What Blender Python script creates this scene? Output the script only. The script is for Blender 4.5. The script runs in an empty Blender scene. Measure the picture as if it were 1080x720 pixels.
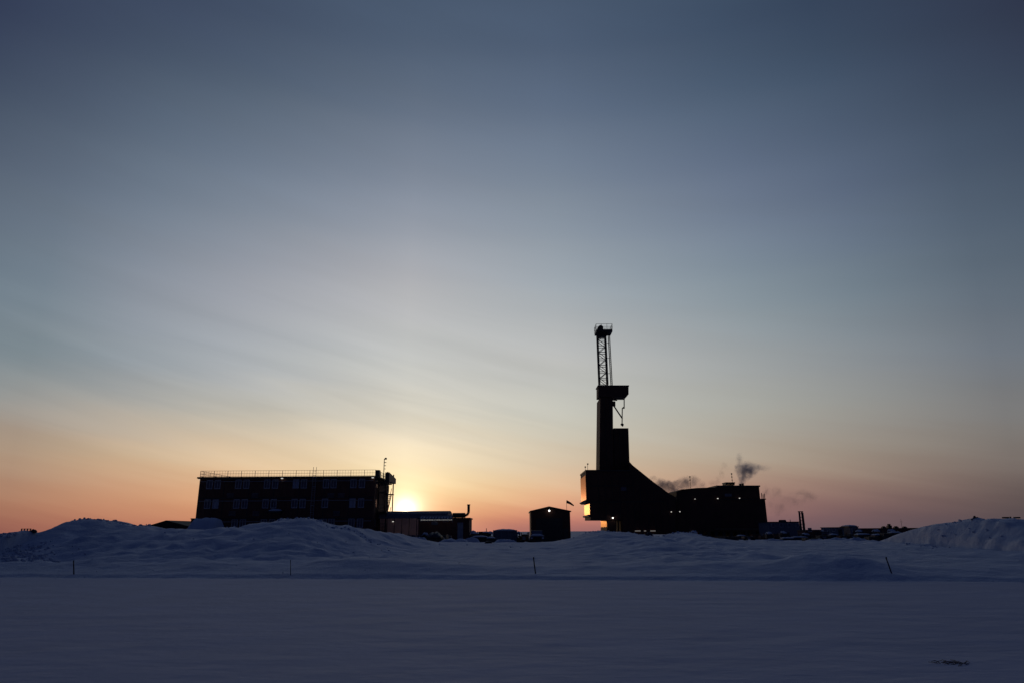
import bpy, bmesh, math, random
from mathutils import Matrix, Vector, noise
import numpy as np

# ------------------------------------------------------------------ camera, world, sun, exposure
S = bpy.context.scene
COL = S.collection
R = math.radians
S.view_settings.view_transform = 'Standard'
S.view_settings.look = 'None'
S.view_settings.exposure = 0.0
S.view_settings.gamma = 1.0
S.render.engine = 'CYCLES'
S.cycles.use_denoising = True
S.cycles.max_bounces = 6
S.cycles.volume_bounces = 1
S.cycles.volume_step_rate = 1.0
PITCH, ROLL, EYE = math.atan(200 / 720), R(-0.4), 1.7
cam = bpy.data.cameras.new('camera')
camo = bpy.data.objects.new('camera', cam)
COL.objects.link(camo)
S.camera = camo
cam.lens, cam.sensor_width, cam.clip_end = 24, 36, 20000
CM = Matrix.Translation((0, 0, EYE)) @ Matrix.Rotation(R(90) + PITCH, 4, 'X') @ Matrix.Rotation(ROLL, 4, 'Z')
camo.matrix_world = CM


def W(px, py, Y):
    """point in metres at ground distance Y seen in direction (px, py) of the photograph"""
    d = CM.to_3x3() @ Vector(((px - 540) / 720, (360 - py) / 720, -1))
    return Vector((0, 0, EYE)) + d * (Y / d.y)


SUN_AZ, SUN_EL = -8.7, 1.7
AZ = [-180, -110, -60, -42, -36, -30, -23, -16, -8.9, -3, 4, 12, 20, 28, 36, 42, 60, 110, 180]
EL = [-4, 0, 1, 2.2, 3.6, 5.2, 7, 9, 11.5, 14, 17, 20, 24, 28, 33, 38, 43, 60, 90]
TAB = [[(1,7,28),(0,7,32),(0,3,33),(0,0,32),(0,0,30),(0,0,27),(0,0,25),(0,0,24),(0,0,25),(0,0,27),(0,0,30),(0,0,34),(0,2,39),(1,5,44),(3,8,50),(5,11,57),(6,14,63),(8,21,87),(9,22,89)],[(2,7,28),(0,8,32),(0,5,33),(0,1,32),(0,0,31),(0,0,30),(0,0,30),(0,0,30),(0,0,32),(0,2,34),(0,4,37),(1,6,41),(3,8,45),(4,10,50),(6,12,55),(7,14,60),(8,16,66),(9,22,88),(9,22,89)],[(40,22,39),(35,21,43),(34,22,45),(35,22,48),(37,25,51),(38,31,55),(36,33,60),(25,31,63),(19,29,64),(17,28,65),(16,26,65),(15,24,64),(12,21,63),(10,18,62),(8,16,62),(10,18,68),(11,21,73),(8,21,88),(9,22,89)],[(572,221,174),(557,216,174),(663,289,204),(747,384,258),(766,474,331),(755,551,412),(681,569,483),(483,518,520),(365,454,512),(313,411,491),(262,354,448),(221,293,390),(163,217,313),(108,151,241),(65,92,181),(64,90,179),(64,91,180),(8,21,87),(9,22,89)],[(569,221,177),(548,214,177),(648,284,206),(740,375,255),(763,459,322),(786,562,409),(725,587,480),(585,571,541),(417,504,559),(377,470,546),(333,428,526),(288,369,471),(224,292,399),(161,218,318),(101,143,239),(78,112,205),(78,112,205),(8,20,87),(9,22,89)],[(763,295,213),(728,284,213),(852,370,250),(994,492,310),(1056,617,395),(1090,780,524),(945,772,599),(773,740,676),(584,653,708),(533,611,696),(495,563,665),(422,493,604),(315,396,515),(228,302,415),(143,201,304),(91,131,228),(90,130,226),(8,20,87),(9,22,89)],[(931,355,246),(865,335,246),(1015,451,290),(1192,618,368),(1291,793,484),(1325,973,640),(1171,973,731),(949,912,803),(762,812,840),(699,767,839),(654,705,793),(575,627,731),(424,500,620),(304,383,507),(188,256,366),(115,165,269),(98,143,244),(8,20,87),(9,22,89)],[(909,334,250),(788,299,250),(989,476,296),(1183,718,411),(1323,968,586),(1384,1122,760),(1306,1137,860),(1080,1042,900),(926,962,938),(859,919,949),(797,841,896),(716,754,836),(532,596,709),(377,455,586),(238,310,428),(143,203,314),(105,156,262),(8,20,87),(9,22,89)],[(913,321,255),(752,274,255),(1016,522,303),(1214,841,456),(1383,1173,695),(1468,1304,895),(1452,1314,1001),(1216,1183,1010),(1098,1118,1038),(1032,1076,1057),(946,976,994),(851,875,932),(630,685,787),(441,516,650),(279,353,479),(166,232,349),(112,168,278),(8,20,87),(9,22,89)],[(738,284,265),(609,246,265),(964,451,316),(1212,745,449),(1348,1021,636),(1336,1144,816),(1288,1179,928),(1134,1121,974),(1051,1076,1006),(1000,1035,1018),(888,932,958),(776,832,899),(589,661,765),(422,505,638),(272,351,484),(165,233,355),(115,171,281),(8,20,87),(9,22,89)],[(598,258,276),(527,237,276),(925,382,327),(1216,648,434),(1300,854,564),(1201,972,722),(1119,1027,837),(1041,1041,923),(995,1019,961),(952,975,962),(813,870,906),(681,769,850),(528,618,727),(390,480,611),(253,336,478),(158,226,354),(112,168,278),(8,20,87),(9,22,89)],[(478,239,259),(444,229,259),(694,322,296),(899,499,374),(990,652,470),(977,783,595),(941,849,705),(891,882,791),(841,861,824),(777,816,825),(654,727,780),(541,640,732),(421,512,635),(314,398,540),(204,282,418),(129,192,308),(94,146,248),(8,20,87),(9,22,89)],[(329,205,240),(310,199,240),(432,242,264),(583,343,312),(695,468,379),(750,600,478),(754,679,583),(735,732,671),(673,701,693),(597,655,690),(491,584,655),(405,508,613),(316,402,541),(237,313,460),(152,225,348),(97,152,255),(81,129,224),(8,20,87),(9,22,89)],[(236,165,196),(225,162,196),(288,188,210),(387,253,246),(484,352,306),(553,461,396),(559,515,469),(544,546,528),(488,525,556),(421,484,543),(341,431,516),(284,371,479),(220,292,427),(165,231,356),(108,166,269),(70,112,200),(69,111,199),(8,21,87),(9,22,89)],[(162,129,154),(155,127,154),(178,141,158),(235,182,188),(317,257,247),(369,326,310),(369,353,351),(347,360,385),(304,345,407),(260,315,388),(213,279,364),(178,242,334),(137,194,292),(104,152,243),(73,107,187),(62,91,166),(62,91,167),(8,21,87),(9,22,89)],[(164,129,151),(159,127,151),(185,143,157),(251,193,194),(335,278,264),(364,329,318),(364,358,362),(319,342,383),(266,311,377),(217,274,350),(173,232,314),(137,193,278),(102,147,229),(75,109,184),(54,72,136),(55,73,138),(55,74,141),(8,21,88),(9,22,89)],[(13,16,38),(10,16,41),(6,14,42),(6,13,44),(12,16,48),(16,19,51),(18,22,53),(17,22,56),(15,22,57),(14,21,57),(12,20,57),(11,19,58),(10,18,58),(9,17,59),(9,16,61),(10,18,66),(11,20,71),(9,21,88),(9,22,89)],[(2,7,28),(0,8,32),(0,5,33),(0,0,32),(0,0,31),(0,0,29),(0,0,29),(0,0,29),(0,0,30),(0,0,33),(0,2,36),(0,4,39),(2,7,44),(3,9,48),(5,11,54),(6,14,59),(8,16,66),(9,21,88),(9,22,89)],[(1,7,28),(0,7,32),(0,3,33),(0,0,32),(0,0,30),(0,0,27),(0,0,25),(0,0,24),(0,0,25),(0,0,27),(0,0,30),(0,0,34),(0,2,39),(1,5,44),(3,8,50),(5,11,57),(6,14,63),(8,21,87),(9,22,89)]]

world = bpy.data.worlds.new('World')
S.world = world
world.use_nodes = True
nt = world.node_tree
nt.nodes.clear()


def N(t, **k):
    n = nt.nodes.new(t)
    for a, b in k.items():
        setattr(n, a, b)
    return n


def math_(op, a, b=None, c=None):
    n = N('ShaderNodeMath', operation=op)
    for i, v in enumerate((a, b, c)):
        if v is None:
            continue
        if isinstance(v, (int, float)):
            n.inputs[i].default_value = v
        else:
            nt.links.new(v, n.inputs[i])
    return n.outputs[0]


tc = N('ShaderNodeTexCoord')
sx = N('ShaderNodeSeparateXYZ')
nt.links.new(tc.outputs['Generated'], sx.inputs[0])
el = math_('MULTIPLY', math_('ARCSINE', sx.outputs[2]), 180 / math.pi)
az = math_('MULTIPLY', math_('ARCTAN2', sx.outputs[0], sx.outputs[1]), 180 / math.pi)
# thin cirrus: the layers of the evening sky, stretched along the horizon and tilted a little
cv = N('ShaderNodeCombineXYZ')
nt.links.new(math_('MULTIPLY', az, 0.022), cv.inputs[0])
nt.links.new(math_('MULTIPLY', math_('ADD', el, math_('MULTIPLY', az, 0.20)), 0.30), cv.inputs[1])
nz = N('ShaderNodeTexNoise')
nz.inputs['Scale'].default_value = 1.0
nz.inputs['Detail'].default_value = 5
nz.inputs['Roughness'].default_value = 0.52
nz.inputs['Distortion'].default_value = 0.25
nt.links.new(cv.outputs[0], nz.inputs['Vector'])
wisp = math_('SUBTRACT', nz.outputs[0], 0.5)
elw = math_('ADD', el, math_('MULTIPLY', wisp, 2.6))
efac = math_('DIVIDE', math_('ADD', elw, 4.0), 94.0)
prev = None
for i, a0 in enumerate(AZ):
    rp = N('ShaderNodeValToRGB')
    cr = rp.color_ramp
    cr.interpolation = 'CARDINAL'
    while len(cr.elements) < len(EL):
        cr.elements.new(0.5)
    for j, e0 in enumerate(EL):
        cr.elements[j].position = (e0 + 4.0) / 94.0
    for j, e0 in enumerate(EL):
        t = TAB[i][j]
        cr.elements[j].color = (t[0] / 2000, t[1] / 2000, t[2] / 2000, 1)
    nt.links.new(efac, rp.inputs[0])
    if prev is None:
        prev = rp.outputs[0]
    else:
        mr = N('ShaderNodeMapRange', interpolation_type='SMOOTHSTEP' if i in (1, 2, len(AZ) - 2, len(AZ) - 1) else 'LINEAR')
        mr.inputs[1].default_value = AZ[i - 1]
        mr.inputs[2].default_value = a0
        nt.links.new(az, mr.inputs[0])
        mx = N('ShaderNodeMix', data_type='RGBA')
        nt.links.new(mr.outputs[0], mx.inputs[0])
        nt.links.new(prev, mx.inputs[6])
        nt.links.new(rp.outputs[0], mx.inputs[7])
        prev = mx.outputs[2]
# aureole of the setting sun
sd = Vector((math.sin(R(SUN_AZ)) * math.cos(R(SUN_EL)), math.cos(R(SUN_AZ)) * math.cos(R(SUN_EL)), math.sin(R(SUN_EL))))
dp = N('ShaderNodeVectorMath', operation='DOT_PRODUCT')
nt.links.new(tc.outputs['Generated'], dp.inputs[0])
dp.inputs[1].default_value = sd
ang = math_('MULTIPLY', math_('ARCCOSINE', math_('MINIMUM', dp.outputs['Value'], 0.9999999)), 180 / math.pi)
for amp, wid, colr in ((3.2, 0.50, (1, .93, .72)), (0.65, 1.9, (1, .84, .56)), (0.10, 4.5, (1, .75, .45))):
    g = math_('MULTIPLY', math_('EXPONENT', math_('MULTIPLY', ang, -1 / wid)), amp)
    cc = N('ShaderNodeVectorMath', operation='SCALE')
    cc.inputs[0].default_value = colr
    nt.links.new(g, cc.inputs['Scale'])
    ad = N('ShaderNodeVectorMath', operation='ADD')
    nt.links.new(prev, ad.inputs[0])
    nt.links.new(cc.outputs[0], ad.inputs[1])
    prev = ad.outputs[0]
br = N('ShaderNodeVectorMath', operation='SCALE')
nt.links.new(prev, br.inputs[0])
nt.links.new(math_('ADD', math_('MULTIPLY', wisp, 0.22), 1.0), br.inputs['Scale'])
# brighter streaks fanning over the left half
cv2 = N('ShaderNodeCombineXYZ')
nt.links.new(math_('MULTIPLY', az, 0.035), cv2.inputs[0])
nt.links.new(math_('MULTIPLY', math_('ADD', el, math_('MULTIPLY', az, 0.22)), 0.42), cv2.inputs[1])
nz2 = N('ShaderNodeTexNoise')
nz2.inputs['Scale'].default_value = 1.0
nz2.inputs['Detail'].default_value = 4
nz2.inputs['Roughness'].default_value = 0.5
nz2.inputs['Distortion'].default_value = 0.8
nt.links.new(cv2.outputs[0], nz2.inputs['Vector'])
def ramp_(v, a, b_, c, d):
    m_ = N('ShaderNodeMapRange', interpolation_type='SMOOTHSTEP')
    for k_, q_ in zip((1, 2, 3, 4), (a, b_, c, d)):
        m_.inputs[k_].default_value = q_
    nt.links.new(v, m_.inputs[0])
    return m_.outputs[0]
mask_ = math_('MULTIPLY', math_('MULTIPLY', ramp_(az, -4, 12, 1, .12), ramp_(el, 3, 9, .25, 1)), ramp_(el, 10, 21, 1, .12))
st_ = math_('MULTIPLY', math_('MULTIPLY', math_('SUBTRACT', nz2.outputs[0], 0.49), 0.36), mask_)
wt = N('ShaderNodeVectorMath', operation='SCALE')
wt.inputs[0].default_value = (1.12, 1.0, 0.88)
nt.links.new(st_, wt.inputs['Scale'])
wa = N('ShaderNodeVectorMath', operation='MULTIPLY_ADD')
nt.links.new(br.outputs[0], wa.inputs[0])
nt.links.new(wt.outputs[0], wa.inputs[1])
nt.links.new(br.outputs[0], wa.inputs[2])
br = wa
bg1 = N('ShaderNodeBackground')
nt.links.new(br.outputs[0], bg1.inputs[0])
sky = N('ShaderNodeTexSky', sky_type='NISHITA', sun_disc=False)
sky.sun_elevation, sky.sun_rotation = R(1.9), R(-8.9)
bg2 = N('ShaderNodeBackground')
nt.links.new(sky.outputs[0], bg2.inputs[0])
bg2.inputs[1].default_value = 0.006
ash = N('ShaderNodeAddShader')
nt.links.new(bg1.outputs[0], ash.inputs[0])
nt.links.new(bg2.outputs[0], ash.inputs[1])
wo = N('ShaderNodeOutputWorld')
nt.links.new(ash.outputs[0], wo.inputs[0])

sun = bpy.data.lights.new('sun', 'SUN')
sun.energy, sun.angle, sun.color = 0.08, R(0.55), (1.0, 0.62, 0.32)
suno = bpy.data.objects.new('sun', sun)
COL.objects.link(suno)
suno.rotation_euler = (-sd).to_track_quat('-Z', 'Y').to_euler()

# ------------------------------------------------------------------ helpers
random.seed(7)


def mat(name, col, rough=0.8, spread=0.25, scale=3.0, bump=0.0, bscale=20.0, metallic=0.0, emit=None, estr=0.0, wave=None):
    m = bpy.data.materials.new(name)
    m.use_nodes = True
    t = m.node_tree
    b = t.nodes['Principled BSDF']
    b.inputs['Roughness'].default_value = rough
    b.inputs['Metallic'].default_value = metallic
    co = t.nodes.new('ShaderNodeTexCoord')
    n = t.nodes.new('ShaderNodeTexNoise')
    n.inputs['Scale'].default_value = scale
    n.inputs['Detail'].default_value = 6
    t.links.new(co.outputs['Object'], n.inputs['Vector'])
    rp = t.nodes.new('ShaderNodeValToRGB')
    rp.color_ramp.elements[0].position = 0.3
    rp.color_ramp.elements[1].position = 0.7
    rp.color_ramp.elements[0].color = tuple(c * (1 - spread) for c in col) + (1,)
    rp.color_ramp.elements[1].color = tuple(min(1, c * (1 + spread)) for c in col) + (1,)
    t.links.new(n.outputs[0], rp.inputs[0])
    t.links.new(rp.outputs[0], b.inputs['Base Color'])
    h = None
    if wave:
        wv = t.nodes.new('ShaderNodeTexWave')
        wv.bands_direction = wave[1]
        wv.inputs['Scale'].default_value = wave[0]
        t.links.new(co.outputs['Object'], wv.inputs['Vector'])
        h = wv.outputs['Fac']
    elif bump:
        n2 = t.nodes.new('ShaderNodeTexNoise')
        n2.inputs['Scale'].default_value = bscale
        n2.inputs['Detail'].default_value = 5
        t.links.new(co.outputs['Object'], n2.inputs['Vector'])
        h = n2.outputs[0]
    if h is not None:
        bp = t.nodes.new('ShaderNodeBump')
        bp.inputs['Strength'].default_value = bump or 0.5
        bp.inputs['Distance'].default_value = 0.05
        t.links.new(h, bp.inputs['Height'])
        t.links.new(bp.outputs[0], b.inputs['Normal'])
    if emit:
        b.inputs['Emission Color'].default_value = emit + (1,)
        b.inputs['Emission Strength'].default_value = estr
    return m


def snow_mat(name, col, aniso=(1, 1, 1), bdist=0.03, bstr=0.6, fine=18.0, coarse=1.2):
    m = mat(name, col, rough=0.75, spread=0.05, scale=0.5)
    t = m.node_tree
    b = t.nodes['Principled BSDF']
    co = t.nodes.new('ShaderNodeTexCoord')
    mp = t.nodes.new('ShaderNodeMapping')
    mp.inputs['Scale'].default_value = aniso
    t.links.new(co.outputs['Object'], mp.inputs[0])
    hs = []
    for sc, de in ((coarse, 4), (fine, 5)):
        n = t.nodes.new('ShaderNodeTexNoise')
        n.inputs['Scale'].default_value = sc
        n.inputs['Detail'].default_value = de
        t.links.new(mp.outputs[0], n.inputs['Vector'])
        hs.append(n.outputs[0])
    nrm = None
    for h, d in zip(hs, (bdist * 6, bdist)):
        bp = t.nodes.new('ShaderNodeBump')
        bp.inputs['Strength'].default_value = bstr
        bp.inputs['Distance'].default_value = d
        t.links.new(h, bp.inputs['Height'])
        if nrm is not None:
            t.links.new(nrm, bp.inputs['Normal'])
        nrm = bp.outputs[0]
    t.links.new(nrm, b.inputs['Normal'])
    return m


M = dict(
    snow=snow_mat('snow', (.68, .74, .84), bdist=.04, bstr=.6),
    road=snow_mat('packed_snow', (.58, .60, .735), aniso=(.6, 1.0, 1), bdist=0.012, bstr=.8, fine=6, coarse=1.1),
    clad=mat('dark_red_cladding', (.15, .065, .045), wave=(1.6, 'X'), bump=.5, scale=.4),
    clad2=mat('brown_cladding', (.10, .045, .030), wave=(2.2, 'X'), bump=.5, scale=.3),
    steel=mat('painted_steel', (.045, .042, .042), rough=.6, scale=2),
    black=mat('black_rubber', (.02, .02, .02), rough=.8),
    grey=mat('grey_metal_sheet', (.20, .21, .24), rough=.85, wave=(2.5, 'X'), bump=.5),
    pale=mat('pale_painted_metal', (.34, .36, .40), rough=.6, scale=1.5),
    rail=mat('galvanised_rail', (.42, .42, .42), rough=.6, scale=4),
    white=mat('window_frame_paint', (.55, .55, .60), rough=.6),
    glass=mat('dark_glass', (.12, .13, .17), rough=.12, spread=.1),
    curtain=mat('curtained_glass', (.42, .44, .55), rough=.4, spread=.1),
    rust=mat('rusty_steel', (.16, .07, .035), rough=.85, scale=5, spread=.5),
    wood=mat('weathered_timber', (.16, .11, .075), rough=.9, scale=6, spread=.4),
    tarp=mat('dark_tarpaulin', (.03, .032, .045), rough=.6, bump=.4, bscale=3),
    fabric=mat('orange_sleeve_fabric', (.35, .12, .05), rough=.9),
    tent=mat('flare_tinted_tent_fabric', (.48, .33, .34), rough=.8, wave=(.9, 'X'), bump=.3),  # pink of the sun flare put into the fabric colour
    straw=mat('dry_grass', (.22, .18, .14), rough=.95, scale=30),
    lampw=mat('white_lamp', (.9, .9, .9), emit=(1, .97, .90), estr=2.6),
    glows=mat('strip_glow', (.8, .8, .8), emit=(1, .95, .85), estr=.2),  # rig lights, and the added glow behind the awning icicles
    lampd=mat('dim_lamp', (.9, .9, .9), emit=(1, .95, .85), estr=.6),
    sheen=mat('sunset_tinted_sheeting', (.24, .10, .028), rough=.28, metallic=.85, scale=1.2, spread=.12),  # orange of the sunset reflection put into the metal colour
    sheen2=mat('sunglow_tinted_sheeting', (.30, .18, .06), rough=.3, metallic=.85, scale=1.2, spread=.2),  # yellow of the low sun's glow put into the metal colour
    ice=mat('ice', (.8, .85, .9), rough=.25),
)
tn = M['tent'].node_tree
tl, mx_ = tn.nodes.new('ShaderNodeBsdfTranslucent'), tn.nodes.new('ShaderNodeMixShader')
tl.inputs[0].default_value = (.90, .74, .74, 1)  # translucency carries the same flare tint
mx_.inputs[0].default_value = .75
tn.links.new(tn.nodes['Principled BSDF'].outputs[0], mx_.inputs[1])
tn.links.new(tl.outputs[0], mx_.inputs[2])
tn.links.new(mx_.outputs[0], tn.nodes['Material Output'].inputs[0])
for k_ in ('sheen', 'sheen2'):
    M[k_].node_tree.nodes['Principled BSDF'].inputs['Specular Tint'].default_value = (.42, .17, .05, 1) if k_ == 'sheen' else (.62, .36, .13, 1)  # edge reflection tinted towards the sunset colours
M['ice'].node_tree.nodes['Principled BSDF'].inputs['Transmission Weight'].default_value = .8


class B:
    """collects shapes of one mesh (world metres)"""

    def __init__(s):
        s.v, s.f = [], []

    def add(s, vs, fs):
        o = len(s.v)
        s.v += [tuple(x) for x in vs]
        s.f += [tuple(i + o for i in f) for f in fs]
        return s

    def box(s, x0, x1, y0, y1, z0, z1):
        return s.add([(x, y, z) for x in (x0, x1) for y in (y0, y1) for z in (z0, z1)],
                     [(0, 1, 3, 2), (4, 6, 7, 5), (0, 4, 5, 1), (2, 3, 7, 6), (0, 2, 6, 4), (1, 5, 7, 3)])

    def prism(s, pts, y0, y1):
        """outline in (x, z) extruded from y0 to y1"""
        n = len(pts)
        return s.add([(x, y0, z) for x, z in pts] + [(x, y1, z) for x, z in pts],
                     [tuple(range(n)), tuple(range(2 * n - 1, n - 1, -1))] +
                     [(i, i + n, (i + 1) % n + n, (i + 1) % n) for i in range(n)])

    def prismx(s, pts, x0, x1):
        """outline in (y, z) extruded from x0 to x1"""
        n = len(pts)
        return s.add([(x0, y, z) for y, z in pts] + [(x1, y, z) for y, z in pts],
                     [tuple(range(n)), tuple(range(2 * n - 1, n - 1, -1))] +
                     [(i, i + n, (i + 1) % n + n, (i + 1) % n) for i in range(n)])

    def tube(s, a, b, r, r2=None, n=8):
        a, b = Vector(a), Vector(b)
        r2 = r if r2 is None else r2
        d = (b - a).normalized()
        u = d.orthogonal().normalized()
        w = d.cross(u)
        vs = []
        for p, q in ((a, r), (b, r2)):
            for k in range(n):
                t = 2 * math.pi * k / n
                vs.append(p + (u * math.cos(t) + w * math.sin(t)) * q)
        return s.add(vs, [tuple(range(n)), tuple(range(2 * n - 1, n - 1, -1))] +
                     [(k, (k + 1) % n, (k + 1) % n + n, k + n) for k in range(n)])

    def path(s, pts, r, n=8):
        for a, b in zip(pts, pts[1:]):
            s.tube(a, b, r, n=n)
        return s

    def ball(s, c, r, n=8, sq=(1, 1, 1)):
        vs, fs = [], []
        for i in range(1, n):
            for k in range(2 * n):
                t, p = math.pi * i / n, math.pi * k / n
                vs.append((c[0] + r * sq[0] * math.sin(t) * math.cos(p), c[1] + r * sq[1] * math.sin(t) * math.sin(p), c[2] + r * sq[2] * math.cos(t)))
        m = 2 * n
        for i in range(n - 2):
            for k in range(m):
                fs.append((i * m + k, i * m + (k + 1) % m, (i + 1) * m + (k + 1) % m, (i + 1) * m + k))
        fs.append(tuple(range(m)))
        fs.append(tuple((n - 2) * m + k for k in reversed(range(m))))
        return s.add(vs, fs)

    def lump(s, x0, x1, y0, y1, z0, z1, seed=0, n=12, rough=.25):
        """uneven heap with a flat foot"""
        vs, fs = [], []
        for i in range(n + 1):
            for k in range(n + 1):
                a, b = i / n * 2 - 1, k / n * 2 - 1
                e = max(0, 1 - max(abs(a), abs(b)) ** 2.4)
                q = noise.noise(Vector((a * 2.1 + seed * 9, b * 2.1, seed))) * rough + noise.noise(Vector((a * 5 + seed, b * 5, 3))) * rough * .4
                vs.append((x0 + (x1 - x0) * i / n, y0 + (y1 - y0) * k / n, z0 + (z1 - z0) * e ** .6 * (1 + q)))
        for i in range(n):
            for k in range(n):
                p = i * (n + 1) + k
                fs.append((p, p + n + 1, p + n + 2, p + 1))
        rim = [k for k in range(n + 1)] + [i * (n + 1) + n for i in range(1, n + 1)] + [n * (n + 1) + k for k in range(n - 1, -1, -1)] + [i * (n + 1) for i in range(n - 1, 0, -1)]
        fs.append(tuple(rim))
        return s.add(vs, fs)


ORG = {}


def link(name, b, m, parent=None, smooth=False):
    org = ORG.get(parent.name, Vector()) if parent else Vector()
    me = bpy.data.meshes.new(name)
    me.from_pydata([(Vector(v) - org)[:] for v in b.v], [], b.f)
    me.materials.append(M[m] if isinstance(m, str) else m)
    bm = bmesh.new()
    bm.from_mesh(me)
    bmesh.ops.recalc_face_normals(bm, faces=bm.faces)
    bm.to_mesh(me)
    bm.free()
    if smooth:
        for p in me.polygons:
            p.use_smooth = True
    o = bpy.data.objects.new(name, me)
    COL.objects.link(o)
    if parent:
        o.parent = parent
        ORG[o.name] = org
    return o


def tag(o, label=None, cat=None, group=None, kind=None):
    for k, v in (('label', label), ('category', cat), ('group', group), ('kind', kind)):
        if v:
            o[k] = v
    return o


def thing(name, label, cat, loc, group=None):
    o = bpy.data.objects.new(name, None)
    o.empty_display_size = .5
    COL.objects.link(o)
    o.location = loc
    ORG[o.name] = Vector(loc)
    return tag(o, label, cat, group)


def dup(root, loc, rz=0.0, label=None, group=None, scale=None):
    r = root.copy()
    COL.objects.link(r)
    r.location = loc
    r.rotation_euler = (0, 0, rz)
    if scale:
        r.scale = scale
    if label:
        r['label'] = label
    if group:
        r['group'] = group
    for ch in list(root.children):
        c = ch.copy()
        COL.objects.link(c)
        c.parent = r
        for g in list(ch.children):
            d = g.copy()
            COL.objects.link(d)
            d.parent = c
    return r


def shaped(pts, Y):
    return [(W(px, py, Y).x, W(px, py, Y).z) for px, py in pts]


# ------------------------------------------------------------------ ground
SKYL = [(-160, 556, 44), (-60, 560, 42), (0, 562.5, 40), (10, 564, 40), (15, 560.5, 40), (22, 558.5, 40), (30, 560.5, 40), (42, 560, 40), (53, 561.5, 41), (58, 559, 42),
        (62, 556, 42), (66, 551, 43), (72, 549, 43), (82, 549.3, 44), (95, 547, 44), (107, 547, 44), (116, 550, 44), (122, 548.5, 44), (130, 550, 44), (136, 553, 44),
        (142, 554, 44), (150, 553, 44), (159, 554, 44), (172, 557, 44), (205, 557.5, 44), (225, 558.5, 44), (236, 557, 44), (245, 555.3, 44), (252, 556, 44), (259, 556.5, 44),
        (270, 551.5, 44), (288, 550.5, 44), (300, 547.8, 44), (316, 546.3, 44), (330, 547, 44), (344, 551, 44), (358, 554, 45), (380, 556.5, 46), (397, 559.5, 48), (410, 561.5, 50),
        (420, 562, 52), (432, 565, 54), (446, 568.5, 56), (463, 571.5, 58), (480, 571, 58), (500, 571.5, 58), (530, 571.5, 58), (560, 571.5, 58), (583, 570.5, 58), (600, 567.5, 56),
        (612, 563, 55), (622, 560.5, 54), (634, 559.2, 54), (650, 560.3, 54), (664, 562.3, 54), (678, 565, 54), (694, 566, 55), (704, 563, 55), (714, 560.8, 55), (726, 562, 56),
        (740, 566.5, 57), (756, 569.8, 58), (772, 570.3, 58), (792, 569, 58), (812, 570, 58), (838, 570, 58), (856, 570, 58), (872, 568.3, 57), (892, 569.3, 57), (916, 571.2, 54),
        (932, 572.2, 52), (942, 570, 50.5), (952, 565, 49.5), (962, 559.8, 48.5), (974, 556, 47.5), (986, 552.5, 46.5), (1000, 550.2, 45.5), (1012, 551, 44.5), (1021, 547.5, 44), (1027, 545.8, 44), (1032, 548.5, 44),
        (1042, 547.2, 44), (1055, 546.2, 44), (1066, 547.2, 44), (1074, 550, 44), (1085, 550.5, 44), (1130, 553, 45), (1240, 556, 46)]
SX, SZ, SY = [], [], []
for px, py, Y in SKYL:
    w = W(px, py, Y)
    SX.append(w.x)
    SZ.append(w.z)
    SY.append(Y)


def sm(t):
    t = max(0.0, min(1.0, t))
    return t * t * (3 - 2 * t)


def fbm(x, y, sc, o=4):
    return noise.fractal(Vector((x * sc, y * sc, 3.7)), 0.9, 2.1, o)


def road_edge(x):
    return max(21.0, min(33.0, 26.4 - .17 * x)) + .25 * fbm(x, 0, .12, 3) + .30 * fbm(x, 4, .45, 4)


SMX = [i * .5 for i in range(-140, 141)]
SMZ = []
for x_ in SMX:
    SMZ.append(sum(float(np.interp(x_ + d, SX, SZ)) for d in np.linspace(-5, 5, 21)) / 21)

PILE = W(219, 546, 104)   # ploughed heap against the accommodation block


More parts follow.
